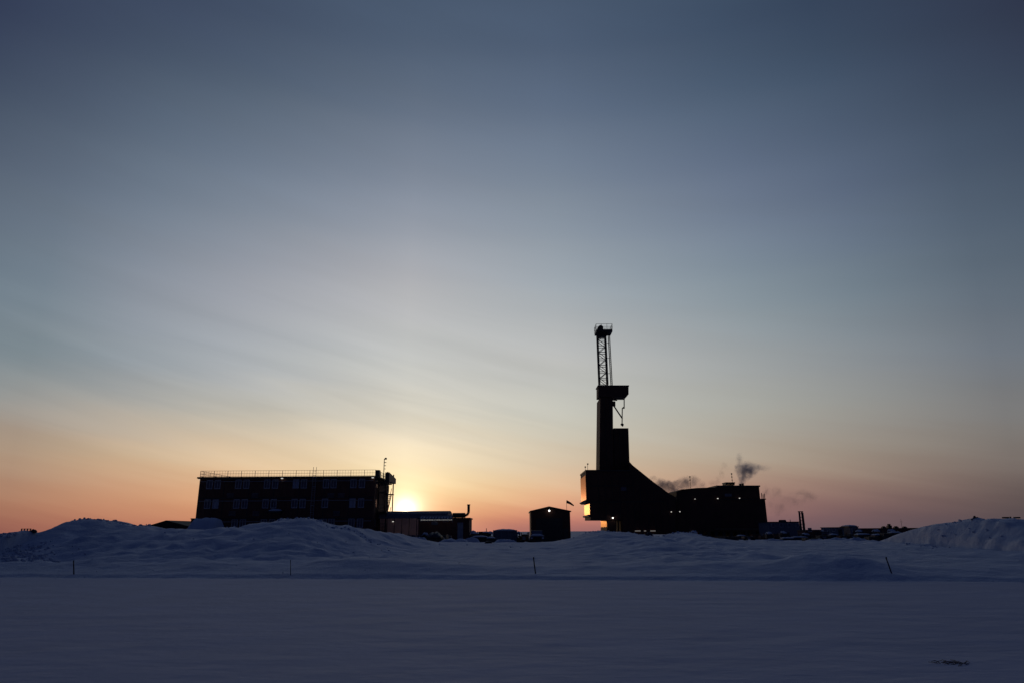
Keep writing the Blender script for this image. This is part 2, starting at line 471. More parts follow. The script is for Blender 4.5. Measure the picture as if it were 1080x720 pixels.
def gz(x, y):
    edge = road_edge(x)
    if y < edge:
        return -.004 if y > -14 else -.004 + .1 * sm((-14 - y) / 4)
    zc = float(np.interp(x, SX, SZ))
    yc = float(np.interp(x, SX, SY))
    bank = .12 * sm((y - edge) / .6) + .24 * sm((y - edge - .5) / 3.0) + .10 * fbm(x, y, .22, 3) * sm((y - edge) / 3)
    amp = sm((y - edge) / 8)
    zs = float(np.interp(x, SMX, SMZ))
    high = sm((zs - .9) / .8)
    # low heap in front of the right-hand bank
    hx = W(872, 598, 27.5).x
    bank += .42 * math.exp(-((x - hx) / 1.9) ** 2 - ((y - edge - 2.6) / 1.6) ** 2) * (1 + .3 * fbm(x, y, .8))
    hx2 = W(395, 598, 32).x
    bank += .16 * math.exp(-((x - hx2) / 4.0) ** 2 - ((y - edge - 3.0) / 2.2) ** 2)
    if y <= yc:
        t = sm((y - edge - 1.2) / (yc - edge - 1.2)) ** (1.0 + .25 * high)
        zl = min(zs, zc)
        zz_ = zl + (zc - zl) * sm((y - yc + 10) / 10) if x > 0 else zl + (zc - zl) * sm((y - yc + 4.5) / 4.5)
        z = bank * (1 - t) + zz_ * t
        lump_ = .42 * fbm(x, y, .22, 4) * high + .12 * fbm(x, y, .55, 4) - .25 * high * abs(fbm(x + 40, y, .33, 3)) + .16 * high * abs(fbm(x, y + 9, .9, 4))
        z += lump_ * amp * (1 - sm((y - yc + 8) / 7) * .95) * .55
        if x < SX[9]:     # broken clods ploughed up at the far left
            z += .16 * fbm(x, y, 1.3, 3) * amp * sm((SX[9] - x) / 1.5) * (1 - .7 * sm((y - yc + 3) / 3))
        z += (.05 + .07 * high) * fbm(x, y, 1.0, 4) * amp * (1 - sm((y - yc + 2.5) / 2.5) * .35)
        # ploughed slabs and blocks
        mask = sm((fbm(x + 11, y, .13, 3) + .25) / .5) * (.35 + .65 * high) if x > SX[9] else 1.0
        d_ = noise.voronoi(Vector((x * .95 + .3 * fbm(x, y, .8, 2), y * 1.1, 0)))[0]
        z += .13 * mask * amp * (min(.55, d_[1] - d_[0]) - .25) * (1 - .35 * sm((y - yc + 3) / 3)) * sm((y - edge - 3) / 5)
        if y > yc - 3:      # ragged ploughed lip
            z += (.05 + .05 * high) * fbm(x * 1.7, y, .9, 4) * sm((y - yc + 3) / 3)
        return z
    t = sm((y - yc) / 9)
    yard = .10 + .22 * fbm(x, y, .07, 4)
    if y > 220:
        yard *= 1 - sm((y - 220) / 150)
    z = zc * (1 - t) + yard * t
    g = ((x - PILE.x) / 2.3)
    h = ((y - 104) / 3.4)
    if abs(g) < 2.2 and abs(h) < 2.2:
        z += (PILE.z - .1) * (1 - sm((abs(g) - .72) / .5)) * math.exp(-h * h) * (1 + .04 * fbm(x, y, 1.2))
    return z


def axis(parts):
    out = []
    for a, b, st in parts:
        n = max(1, int(round((b - a) / st)))
        out += [a + (b - a) * i / n for i in range(n)]
    out.append(parts[-1][1])
    return out


def geo(a, b, q):
    out, x, st = [], a, (b - a) * .002
    while x < b:
        out.append(x)
        st *= q
        x += st
    return out + [b]


ys = axis([(-60, -14, 6), (-14, 22, 4), (22, 36, .2), (36, 62, .26), (62, 130, 1.1), (130, 220, 3)])[:-1] + geo(220, 9000, 1.35)
xr = geo(95, 9000, 1.4)
xs = [-v for v in reversed(xr)] + axis([(-95, -48, 1.5), (-48, 48, .18), (48, 95, 1.5)])[1:-1] + xr
vs = [(x, y, gz(x, y)) for y in ys for x in xs]
nx = len(xs)
fs = [(j * nx + i, j * nx + i + 1, (j + 1) * nx + i + 1, (j + 1) * nx + i) for j in range(len(ys) - 1) for i in range(nx - 1)]
me = bpy.data.meshes.new('snow_ground')
me.from_pydata(vs, [], fs)
me.materials.append(M['snow'])
for p in me.polygons:
    p.use_smooth = True
go = bpy.data.objects.new('snow_ground', me)
COL.objects.link(go)
go['kind'] = 'structure'

# packed snow road the camera stands on, 4 mm above the ground sheet, with faint graded ridges
b = B()
rys, rxs = [i / 150 for i in range(151)], axis([(-300, -30, 15), (-30, 30, .35), (30, 300, 15)])
for v_ in rys:
    for x in rxs:
        y = -13.5 + (road_edge(x) + 13.4) * v_ ** .8
        e = sm(v_ / .1) * sm((1 - v_) / .04)
        z = .004 + e * max(0, .014 + .006 * noise.fractal(Vector((x * .09, y * .6, 0)), .9, 2, 4) + .007 * noise.fractal(Vector((x * .6, y * 1.1, 5)), .9, 2, 4) + (.012 * noise.noise(Vector((x * 2.2, y * 3.0, 8))) if noise.noise(Vector((x * .3, y * .4, 9))) > .12 else 0))
        b.v.append((x, y, z))
n_ = len(rxs)
b.f = [(j * n_ + i, j * n_ + i + 1, (j + 1) * n_ + i + 1, (j + 1) * n_ + i) for j in range(len(rys) - 1) for i in range(n_ - 1)]
ro = link('snow_road', b, 'road', smooth=True)
ro['kind'] = 'structure'


def G(x, y):
    return gz(x, y)


# ------------------------------------------------------------------ accommodation block
YA = 115.0
aL, aR = W(208, 530, YA).x, W(394.5, 530, YA).x
aT = W(300, 502, YA).z
DA = 13.0
blk = thing('accommodation_block', 'long dark three storey camp building with a railed flat roof, left of the sun', 'building', ((aL + aR) / 2, YA, 0))
b = B().box(aL, aR, YA, YA + DA, 1.0, aT - .25)
wall = link('wall', b, 'clad', blk)
b = B()
for k in range(1, 7):           # seams between the stacked modules
    x = aL + (aR - aL) * k / 7
    b.box(x - .06, x + .06, YA - .05, YA - .003, 1.0, aT - .3)
for z in (aT - 3.45, aT - 6.75):
    b.box(aL + .1, aR - .1, YA - .07, YA - .055, z - .1, z + .1)
link('module_seam', b, 'steel', blk)
b = B()
for k in range(1, 42):
    if k % 6:
        x = aL + (aR - aL) * k / 42
        b.box(x - .02, x + .02, YA - .03, YA - .003, 1.0, aT - .3)
link('panel_joint', b, 'rust', blk)
b = B()
for z in (aT - .75, aT - 3.9, aT - 7.2):
    b.box(aL + .3, aR - .3, YA - .16, YA - .08, z - .04, z + .04)
link('cable_tray', b, 'rail', blk)
link('roof', B().box(aL - .35, aR + .35, YA - .35, YA + DA + .35, aT - .25, aT), 'steel', blk)
link('skirt', B().box(aL + .3, aR - .3, YA + .3, YA + DA - .3, 0, 1.0), 'black', blk)


def railing(x0, x1, y0, y1, z0, h, step=.45):
    r = B()
    L = math.hypot(x1 - x0, y1 - y0)
    n = int(L / step)
    for k in range(n + 1):
        t = k / n
        x, y = x0 + (x1 - x0) * t, y0 + (y1 - y0) * t
        rr = .045 if k % 5 == 0 else .014
        r.tube((x, y, z0), (x, y, z0 + h), rr, n=4)
    for hh in (h, h * .52, .12):
        r.tube((x0, y0, z0 + hh), (x1, y1, z0 + hh), .03, n=4)
    return r


RH = W(300, 495.6, YA).z - aT
c4 = [(aL, YA), (aR, YA), (aR, YA + DA), (aL, YA + DA)]
for i in range(4):
    a_, b_ = c4[i], c4[(i + 1) % 4]
    link('roof_railing', railing(a_[0], b_[0], a_[1], b_[1], aT, RH), 'rail', blk)
win_cols = [219.5, 228, 250, 258.5, 280.5, 289, 311, 319.5, 343, 351, 372, 381]
wproto = None
zrows = [W(300, 509.8, YA).z, W(300, 530.5, YA).z, W(300, 551.5, YA).z]
for r_, zc_ in enumerate(zrows):
    for k, px in enumerate(win_cols):
        if r_ == 1 and k == 9:
            continue
        x = W(px, 525, YA).x
        if wproto is None:
            f = B().box(-.50, .50, -.06, .0, .62, .74).box(-.50, .50, -.06, .0, -.74, -.62).box(-.50, -.40, -.06, .0, -.62, .62).box(.40, .50, -.06, .0, -.62, .62).box(-.03, .03, -.05, -.01, -.62, .62)
            fme = link('window', f, 'white')
            pme = link('pane', B().box(-.40, .40, -.02, -.004, -.62, .62), 'glass')
            wproto = (fme.data, pme.data)
            cur = pme.data.copy()
            cur.materials[0] = M['curtain']
            bpy.data.objects.remove(fme)
            bpy.data.objects.remove(pme)
        w_ = bpy.data.objects.new('window', wproto[0])
        COL.objects.link(w_)
        w_.parent = blk
        w_.location = Vector((x, YA - .004, zc_)) - Vector(blk.location)
        lit = (r_ == 1 and k == 1)
        p_ = bpy.data.objects.new('pane', cur if (lit or (r_ + k * 3) % 13 == 5) else wproto[1])
        COL.objects.link(p_)
        p_.parent = w_
        if lit:
            p_['label'] = 'pale blind behind the second middle floor window'
# grilles between floors, the entrance canopy, downpipes
for px, py in ((243, 521.5), (269, 521.5), (349, 521.5), (360, 521.5), (245, 541), (270, 541), (355, 540.5)):
    q = W(px, py, YA)
    g = B()
    for s_ in range(4):
        g.box(q.x - .55, q.x + .55, YA - .10, YA - .004, q.z - .36 + s_ * .2, q.z - .28 + s_ * .2)
    link('vent_grille', g, 'grey', blk)
q = W(292, 538.5, YA)
can = link('entrance_canopy', B().box(q.x - 1.0, q.x + 1.0, YA - 1.3, YA - .004, q.z - .25, q.z), 'steel', blk)
link('canopy_snow', B().lump(q.x - .98, q.x + .98, YA - 1.28, YA - .05, q.z + .003, q.z + .34, 2), 'snow', can, True)
q0, q1 = W(333, 493, YA), W(333, 556, YA)
lad = B()
for s_ in (-.25, .25):
    lad.tube((q0.x + s_, YA - .4, 1.2), (q0.x + s_, YA - .4, aT + RH + .5), .035, n=5)
zz = 1.4
while zz < aT + RH:
    lad.box(q0.x - .25, q0.x + .25, YA - .42, YA - .38, zz, zz + .04)
    zz += .35
for zz in (3, 6, 9):
    lad.box(q0.x - .27, q0.x + .27, YA - .42, YA - .004, zz, zz + .06)
link('roof_ladder', lad, 'rail', blk)
for px, py, r_ in ((298, 504, .16), (393.5, 503.3, .16), (211, 505.5, .08)):
    q = W(px, py, YA)
    l_ = link('wall_lamp', B().box(q.x - .2, q.x + .2, YA - .35, YA - .37 + .366, q.z + .12, q.z + .2), 'steel', blk)
    link('lamp_glass', B().ball((q.x, YA - .25, q.z), r_, 6, (1.3, 1, .6)), 'lampd', l_, True)
# escape stair at the sunlit end: tower of landings, flights and rails
st = B()
sx0, sx1 = aR + .05, W(411.5, 530, YA + 6).x
sy0, sy1 = YA + 3.0, YA + 9.0
for x in (sx0 + .1, sx1 - .1):
    for y in (sy0, sy1):
        st.box(x - .09, x + .09, y - .09, y + .09, 0, aT + (.9 if x > sx0 + 1 else -.4))
link('stair_post', st, 'steel', blk)
for fl, z in enumerate((zrows[2] - 1.2, zrows[1] - 1.3, zrows[0] - 1.3)):
    link('stair_landing', B().box(sx0 + .2, sx1, sy0 - .8, sy0 + 1.2, z - .12, z), 'steel', blk)
    link('stair_landing', B().box(sx0 + .2, sx1, sy1 - 1.2, sy1 + .8, z - .12, z), 'steel', blk)
    s3 = B()
    for k in range(9):
        t = k / 9
        s3.box(sx0 + .9, sx1 - .15, sy0 + 1.2 + t * 3.4, sy0 + 1.55 + t * 3.4, z - 3.3 + t * 3.2, z - 3.22 + t * 3.2)
    s3.tube((sx1 - .12, sy0 + 1.2, z - 2.3), (sx1 - .12, sy0 + 4.6, z + .9), .05, n=4)
    s3.tube((sx1 - .12, sy0 + 1.2, z - 3.3), (sx1 - .12, sy0 + 4.6, z - .1), .09, n=4)
    link('stair_flight', s3, 'rust', blk)
    link('stair_railing', railing(sx0 + .2, sx1, sy0 - .8, sy0 - .8, z, 1.1, .35), 'steel', blk)
    link('stair_railing', railing(sx1, sx1, sy0 - .8, sy0 + 1.2, z, 1.1, .35), 'steel', blk)
link('stair_canopy', B().box(sx0, sx0 + 1.2, sy0 - .9, sy1, aT - .9, aT - .75).prismx([(sy0 - .9, aT - .74), (sy1, aT - .74), (sy1, aT + .15), (sy0 - .9, aT + .75)], sx0 + 1.2, sx0 + 1.9), 'steel', blk)
q = W(396, 496, YA + 1)
link('roof_cabinet', B().box(aR - .1, aR + .55, YA + .3, YA + 1.6, aT - .2, aT + 1.0), 'steel', blk)
q = W(398, 498, YA + 2)
an = B()
q = W(404.8, 497, YA + 5)
q2 = W(404.8, 483.2, YA + 5)
an.tube((q.x, YA + 5, aT - .8), (q.x, YA + 5, q2.z), .07, n=6)
for k in range(4):
    z = q2.z - .1 - k * .55
    an.box(q.x - .06, q.x + .42 - .05 * k, YA + 4.95, YA + 5.05, z - .05, z + .05)
an.ball((q.x + .25, YA + 5, q2.z), .2, 5)
link('antenna_mast', an, 'steel', blk)
# external panel wall strips at the end wall
for z in zrows:
    link('window', B().box(aR + .004, aR + .06, YA + 1.0, YA + 2.0, z - .6, z + .6), 'glass', blk)

# utility box beside its left corner, low gable roof building and grey shed further left
q, q2 = W(200.5, 556, 112), W(207, 546, 112)
ub = thing('utility_box', 'small dark utility box tight against the left corner of the long building', 'box', ((q.x + q2.x) / 2, 112, 0))
link('cabinet', B().box(q.x, q2.x, 112, 113.2, 0, q2.z - .15), 'clad', ub)
link('lid', B().box(q.x - .06, q2.x + .04, 111.9, 113.3, q2.z - .15, q2.z), 'steel', ub)
link('door', B().box(q.x + .12, q2.x - .12, 111.95, 111.997, .3, q2.z - .4), 'steel', ub)
lg = thing('low_gable_building', 'low black building with a shallow gable roof showing just over the snow bank', 'building', (W(178, 556, 135).x, 135, 0))
pts = shaped([(155, 554.6), (176.5, 548.2), (200, 554.3)], 135)
link('wall', B().box(pts[0][0] + .5, pts[2][0] - .5, 135, 147, 0, pts[0][1] - .1), 'clad', lg)
link('roof', B().prism([(pts[0][0], pts[0][1] - .3), pts[0], pts[1], pts[2], (pts[2][0], pts[2][1] - .3)], 134.5, 147.5), 'black', lg)
gs = thing('flat_roof_shed', 'flat roofed grey green shed between the low gable roof and the long building', 'shed', (W(193, 550, 150).x, 150, 0))
q, q2 = W(181, 556, 150), W(203, 549.2, 150)
link('wall', B().box(q.x, q2.x, 150, 157, 0, q2.z - .3), 'grey', gs)
link('roof', B().box(q.x - .2, q2.x + .2, 149.8, 157.2, q2.z - .3, q2.z), 'steel', gs)

# ------------------------------------------------------------------ long tent, workshop
YT = 118.0
q, q2 = W(400, 560, YT), W(471, 539.6, YT)
qm = W(471, 545.5, YT)
ten = thing('long_tent', 'long low shelter with a pale side tinted sun-flare pink and rounded grey roof under the sun', 'tent', ((q.x + q2.x) / 2, YT, 0))
link('side_wall', B().box(q.x, q2.x, YT, YT + 9, 0, qm.z), 'tent', ten)
arc = []
for k in range(9):
    t = math.pi * k / 8
    arc.append((YT + 4.5 - 4.7 * math.cos(t), qm.z + (q2.z - qm.z + .35) * math.sin(t) ** .6))
link('roof', B().prismx([(YT - .2, qm.z - .05)] + arc + [(YT + 9.2, qm.z - .05)], q.x - .2, q2.x + .2), 'grey', ten, False)
rb = B()
for k in range(10):
    x = q.x + (q2.x - q.x) * k / 9
    rb.box(x - .05, x + .05, YT - .06, YT - .003, 0, qm.z)
link('frame_rib', rb, 'steel', ten)
ql = W(414.5, 549.5, YT - .3)
l_ = link('wall_lamp', B().box(ql.x - .15, ql.x + .15, YT - .5, YT - .065, ql.z + .1, ql.z + .18), 'steel', ten)
link('lamp_glass', B().ball((ql.x, YT - .35, ql.z), .12, 6, (1.3, 1, .7)), 'lampd', l_, True)

YW = 106.0
q, q2 = W(441, 562, YW), W(494.8, 545.5, YW)
ws = thing('workshop', 'dark red workshop with an icicle fringed awning and a bent exhaust pipe', 'workshop', ((q.x + q2.x) / 2, YW, 0))
link('wall', B().box(q.x, q2.x, YW, YW + 7, 0, q2.z - .15), 'clad', ws)
link('roof', B().box(q.x - .15, q2.x + .15, YW - .2, YW + 7.2, q2.z - .15, q2.z + .02), 'steel', ws)
a0, a1 = W(443, 546.5, YW - 1.2), W(477.5, 546.3, YW - 1.2)
top = W(460, 544.6, YW)
aw = B().prismx([(YW - 1.3, a0.z - .06), (YW - 1.3, a0.z), (YW - .2, top.z + .22), (YW - .2, top.z + .14)], a0.x, a1.x)
awn = link('awning', aw, 'grey', ws)
ic = B()
random.seed(3)
for k in range(34):
    x = a0.x + (a1.x - a0.x) * (k + random.random() * .6) / 34
    ic.tube((x, YW - 1.28, a0.z - .05), (x + .03, YW - 1.28, a0.z - .25 - random.random() * .35), .09, .008, n=5)
link('icicle', ic, 'ice', awn)
link('glow_strip', B().box(a0.x + .1, a1.x - .1, YW - 1.2, YW - 1.14, a0.z - .24, a0.z - .12), 'glows', awn)  # added glowing strip behind the icicles to brighten the awning edge
sn = B()
for k in range(11):
    x = a0.x + (a1.x - a0.x) * k / 11
    sn.lump(x, x + .32, YW - 1.3, YW - .3, a0.z + .02, a0.z + .30, k, 5)
link('awning_snow', sn, 'snow', awn, True)
t0, t1 = W(477.5, 544.5, YW + 2), W(490.5, 540.3, YW + 2)
ex = link('exhaust_unit', B().prismx([(YW + 1.2, t0.z - .1), (YW + 3.2, t0.z - .1), (YW + 3.2, t1.z - .15), (YW + 2.7, t1.z), (YW + 1.6, t1.z), (YW + 1.2, t1.z - .15)], t0.x, t1.x), 'steel', ws)
link('support_leg', B().box(t0.x + .3, t0.x + .42, YW + 1.5, YW + 2.7, q2.z, t0.z - .1), 'steel', ws)
link('support_leg', B().box(t1.x - .5, t1.x - .38, YW + 1.5, YW + 2.7, q2.z, t0.z - .1), 'steel', ws)
e0, e1, e2 = W(489, 542.3, YW + 2), W(492.8, 542.3, YW + 2), W(494.3, 531.5, YW + 2)
pp = [(e0.x, YW + 2, e0.z - .1)]
for k in range(6):
    t = math.pi / 2 * k / 5
    pp.append((e2.x - .55 + .55 * math.sin(t), YW + 2, e0.z - .1 + .55 - .55 * math.cos(t)))
pp.append((e2.x, YW + 2, e2.z))
pi_ = B().path(pp, .2, 10)
pi_.tube((e2.x, YW + 2, e2.z - .12), (e2.x, YW + 2, e2.z + .02), .26, n=10)
link('exhaust_pipe', pi_, 'steel', ws)
d0, d1 = W(482.5, 562, YW), W(488.5, 550.5, YW)
link('door', B().box(d0.x, d1.x, YW - .07, YW - .003, .15, d1.z), 'pale', ws)
v0, v1 = W(455, 553, YW), W(462, 549.5, YW)
link('window', B().box(v0.x, v1.x, YW - .05, YW - .003, v0.z, v1.z), 'glass', ws)

# ------------------------------------------------------------------ gable shed, windsock
YG = 106.0
g0, g1, gr = W(559, 538.2, YG), W(602, 538.2, YG), W(579, 533.4, YG)
sh = thing('gable_shed', 'tall black gable shed with one white lamp under its ridge', 'shed', (gr.x, YG, 0))
link('wall', B().prism([(g0.x + .12, 0), (g0.x + .12, g0.z - .12), (gr.x, gr.z - .18), (g1.x - .12, g1.z - .12), (g1.x - .12, 0)], YG, YG + 9), 'clad2', sh)
link('roof', B().prism([(g0.x - .05, g0.z - .14), (g0.x - .05, g0.z), (gr.x, gr.z), (g1.x + .05, g1.z), (g1.x + .05, g1.z - .14), (gr.x, gr.z - .15)], YG - .3, YG + 9.3), 'steel', sh)
rd = B()
for k in range(16):
    rd.box(gr.x - 2.0, gr.x + 2.0, YG - .07 + .02 * (k % 2), YG - .003, .1 + k * .22, .1 + (k + 1) * .22)
link('roller_door', rd, 'steel', sh)
link('side_door', B().box(g1.x - 1.2, g1.x - .5, YG - .05, YG - .003, .1, 2.1), 'steel', sh)
ql = W(579.3, 538, YG - .3)
l_ = link('wall_lamp', B().box(ql.x - .2, ql.x + .2, YG - .5, YG - .003, ql.z + .14, ql.z + .22), 'steel', sh)
link('lamp_glass', B().ball((ql.x, YG - .32, ql.z), .14, 8), 'lampw', l_, True)

q = W(597.5, 529, 125)
wk = thing('windsock', 'small drooping windsock on a thin pole behind the gable shed', 'windsock', (q.x, 125, 0))
link('pole', B().tube((q.x, 125, 0), (q.x, 125, q.z + .2), .045, .03, 8), 'steel', wk)
so = B()
a_, b_, c_ = W(598, 528.6, 125), W(601.2, 530, 125), W(605.2, 532.8, 125)
so.tube(a_, b_, .26, .2, 10).tube(b_, c_, .2, .1, 10)
link('sleeve', so, 'fabric', wk, True)
link('hoop', B().tube((q.x, 125, a_.z), a_ + Vector((.05, 0, 0)), .27, .27, 12), 'steel', wk)

# ------------------------------------------------------------------ drilling rig
YR = 165.0
rigx = W(655, 556, YR).x
rig = thing('drilling_rig', 'tall dark drilling rig with enclosed derrick tower and lattice mast top', 'drilling rig', (rigx, YR, 0))


def rp_(pts, y0, y1, name, m='clad2', parent=None):
    return link(name, B().prism(shaped(pts, y0), y0, y1), m, parent or rig)


rp_([(617.8, 496.5), (664, 496.5), (664, 486.5), (667.5, 490.3), (690, 508.3), (706.5, 520.4), (713, 524), (713, 563), (657, 563), (656.4, 547.6), (622.9, 547.6), (622.3, 527.5), (618.7, 527.5)], YR - 1, YR + 12, 'substructure_house')
rp_([(617.4, 494.9), (665, 494.9), (665, 496.3), (617.4, 496.3)], YR - 1.3, YR + 12.3, 'floor_roof', 'steel')
rp_([(632.2, 494.9), (633, 419), (646.3, 419), (647, 494.9)], YR + 1, YR + 8, 'derrick_enclosure')
rp_([(647.2, 451), (662.8, 451), (663.9, 485.8), (665, 494.7), (647.2, 494.7)], YR + 1.2, YR + 7.8, 'racking_enclosure')
rp_([(631, 407), (663, 407), (663, 415.4), (660.4, 418.2), (631, 418.2)], YR + .8, YR + 4.6, 'crown_enclosure')
rp_([(630.4, 405.8), (663.5, 405.8), (663.5, 406.9), (630.4, 406.9)], YR + .6, YR + 4.8, 'crown_roof', 'steel')
# ribs of the cladding
rb = B()
for k in range(1, 6):
    px = 632 + 31 * k / 6
    for (p0, p1) in (((422, 494) if px < 646 else (452, 494)),):
        a_, b_ = W(px, p0, YR + 1), W(px, p1, YR + 1)
        rb.box(a_.x - .05, a_.x + .05, YR + .9, YR + (.997 if px < 647 else 1.197), b_.z, a_.z)
link('cladding_rib', rb, 'steel', rig)
rb = B()
for k in range(1, 12):
    px = 623 + 88 * k / 12
    top = 498 if px < 664 else 498 + (px - 664) * .6
    bot = 546 if px < 656 else 562
    a_, b_ = W(px, top, YR - 1), W(px, bot, YR - 1)
    rb.box(a_.x - .05, a_.x + .05, YR - 1.1, YR - 1.003, b_.z, a_.z - 1)
for py in (512, 529):
    a_, b_ = W(621, py, YR - 1), W(668 if py < 515 else 700, py, YR - 1)
    rb.box(a_.x, b_.x, YR - 1.2, YR - 1.11, a_.z - .1, a_.z + .1)
link('wall_frame', rb, 'steel', rig)
# lattice mast
m0, m1 = W(636.6, 405.8, YR + 5), W(636.6, 351.8, YR + 5)
hw = (W(640.6, 380, YR + 5).x - W(632.2, 380, YR + 5).x) / 2
cx, cy = m0.x, YR + 5.4
la = B()
z0, z1 = m0.z, m1.z
for sx_ in (-1, 1):
    for sy_ in (-1, 1):
        la.tube((cx + sx_ * hw, cy + sy_ * hw, z0), (cx + sx_ * hw, cy + sy_ * hw, z1), .17, n=5)
nb = 8
for k in range(nb + 1):
    z = z0 + (z1 - z0) * k / nb
    for s_ in (-1, 1):
        la.tube((cx - hw, cy + s_ * hw, z), (cx + hw, cy + s_ * hw, z), .10, n=4)
        la.tube((cx + s_ * hw, cy - hw, z), (cx + s_ * hw, cy + hw, z), .07, n=4)
    if k < nb:
        zb = z0 + (z1 - z0) * (k + 1) / nb
        d = 1 if k % 2 else -1
        for s_ in (-1, 1):
            la.tube((cx - hw * d, cy + s_ * hw, z), (cx + hw * d, cy + s_ * hw, zb), .10, n=4)
            la.tube((cx + s_ * hw, cy - hw * d, z), (cx + s_ * hw, cy + hw * d, zb), .10, n=4)
link('lattice_mast', la, 'steel', rig)
gx = W(643.2, 380, YR + 5).x
la = B()
for dx in (0, .35):
    la.tube((gx + dx, cy - .2, z0), (gx + dx - .1, cy - .2, z1), .12, n=5)
z = z0
while z < z1:
    la.box(gx, gx + .35, cy - .23, cy - .17, z, z + .05)
    z += .5
for z in (z0 + 3, z0 + 7, z0 + 11):
    la.box(cx + hw, gx, cy - .25, cy - .15, z, z + .1)
link('mast_ladder', la, 'steel', rig)
cf0, cf1 = W(628.2, 351.6, YR + 5), W(645, 349, YR + 5)
plat = link('crown_platform', B().box(cf0.x, cf1.x, cy - 2.0, cy + 2.0, cf0.z, cf1.z).prism([(cf0.x + .8, cf0.z - .02), (cf1.x - .8, cf0.z - .02), (cx + hw, cf0.z - 1.0), (cx - hw, cf0.z - 1.0)], cy - 1, cy + 1), 'steel', rig)
link('crown_block', B().box(cx - .9, cx + .5, cy - .8, cy + .8, cf1.z, cf1.z + 1.0).tube((cx - .1, cy - .5, cf1.z + .9), (cx - .1, cy + .5, cf1.z + .9), .65, n=14), 'steel', plat)
rz_ = W(636, 343.5, YR + 5).z
rr = B()
cs = [(cf0.x, cy - 2), (cf1.x, cy - 2), (cf1.x, cy + 2), (cf0.x, cy + 2)]
for i in range(4):
    a_, b_ = cs[i], cs[(i + 1) % 4]
    for k in range(3):
        t = k / 3
        x, y = a_[0] + (b_[0] - a_[0]) * t, a_[1] + (b_[1] - a_[1]) * t
        rr.tube((x, y, cf1.z), (x, y, rz_), .055, n=4)
    for hh in (rz_, (rz_ + cf1.z) / 2):
        rr.tube((a_[0], a_[1], hh), (b_[0], b_[1], hh), .05, n=4)
rr.tube((cx, cy, cf1.z), (cx, cy, rz_ + .35), .08, n=5)
link('platform_railing', rr, 'steel', plat)
# brace, drill line and hook in the open bay
br_ = B()
f = lambda px, py: tuple(W(px, py, YR + 5))
br_.tube(f(646, 425.5), f(656.4, 441), .17, n=6)
br_.tube(f(646, 421.5), f(651, 421.8), .12, n=6)
link('brace', br_, 'steel', rig)
hk = B()
hk.path([f(658.3, 419.5), f(658.3, 429.3), f(656.3, 430), f(656.1, 446)], .13, 6)
hk.path([f(655.9, 446), f(656.2, 448.4), f(657.2, 449)], .16, 6)
hk.ball(f(656.2, 447.3), .42, 6, (1, .6, .8))
hk.ball(f(657.8, 429.6), .28, 5)
link('travelling_hook', hk, 'steel', rig)
link('bay_tank', B().tube(f(647.3, 423), f(647.3, 428), .45, n=10), 'steel', rig)
# glossy side sheets tinted with the sunset glow, ledges and supports
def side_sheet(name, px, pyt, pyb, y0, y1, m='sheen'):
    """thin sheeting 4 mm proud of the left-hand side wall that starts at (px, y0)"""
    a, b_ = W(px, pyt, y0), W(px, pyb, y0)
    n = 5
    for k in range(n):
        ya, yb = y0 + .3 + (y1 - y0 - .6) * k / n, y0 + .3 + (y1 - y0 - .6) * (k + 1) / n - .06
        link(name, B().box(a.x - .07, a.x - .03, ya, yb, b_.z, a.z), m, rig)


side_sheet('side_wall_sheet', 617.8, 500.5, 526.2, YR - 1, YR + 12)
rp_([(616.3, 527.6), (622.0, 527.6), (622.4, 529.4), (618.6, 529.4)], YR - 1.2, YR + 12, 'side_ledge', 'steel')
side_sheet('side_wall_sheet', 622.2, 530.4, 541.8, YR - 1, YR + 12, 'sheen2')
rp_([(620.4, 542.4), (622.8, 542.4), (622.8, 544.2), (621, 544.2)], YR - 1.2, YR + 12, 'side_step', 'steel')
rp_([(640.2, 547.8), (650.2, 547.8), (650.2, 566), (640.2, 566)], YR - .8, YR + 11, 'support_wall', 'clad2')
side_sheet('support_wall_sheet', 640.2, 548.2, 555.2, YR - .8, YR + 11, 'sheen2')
side_sheet('gap_reflector_sheet', 657, 548.4, 559, YR - 1, YR + 11, 'sheen2')  # reflecting sheet added to brighten the gap between the legs
for x0, x1, yy in ((651.9, 653.1, 547.8), (655.6, 656.3, 547.8)):
    rp_([(x0, yy), (x1, yy), (x1, 566), (x0, 566)], YR - .6, YR + .4, 'support_leg', 'clad2')
for k, (px, py, big) in enumerate(((646.3, 545.6, 1), (708, 539.2, 1), (717, 539, .6))):
    q = W(px, py, YR - 1.4)
    l_ = link('floodlight', B().box(q.x - .3, q.x + .3, YR - 1.6, YR - 1.12, q.z + .22, q.z + .32), 'steel', rig)
    link('lamp_glass', B().ball((q.x, YR - 1.45, q.z), (.2 if px < 700 else .15), 6, (1, 1, .8)), 'lampw' if px < 700 else 'lampd', l_, True)
for x0, x1 in ((669.8, 675.5), (679.4, 681.3), (686, 691.3)):
    q, q2 = W(x0, 559.9, YR - 1.2), W(x1, 558.8, YR - 1.2)
    link('glow_strip', B().box(q.x, q2.x, YR - 1.3, YR - 1.12, q.z + .06, q2.z - .04), 'glows', rig)
for px, py in ((617.3, 492), (619.9, 488.8)):
    q, q2 = W(px, 495, YR + 1), W(px, py, YR + 1)
    a = B().tube((q.x, YR + 1, q.z), (q.x, YR + 1, q2.z), .05, n=5).ball((q2.x, YR + 1, q2.z), .2, 5)
    link('antenna', a, 'steel', rig)
a_, b_ = W(655, 517, YR - 1), W(661, 513, YR - 1)
link('window', B().box(a_.x, b_.x, YR - 1.06, YR - 1.003, a_.z, b_.z), 'glass', rig)
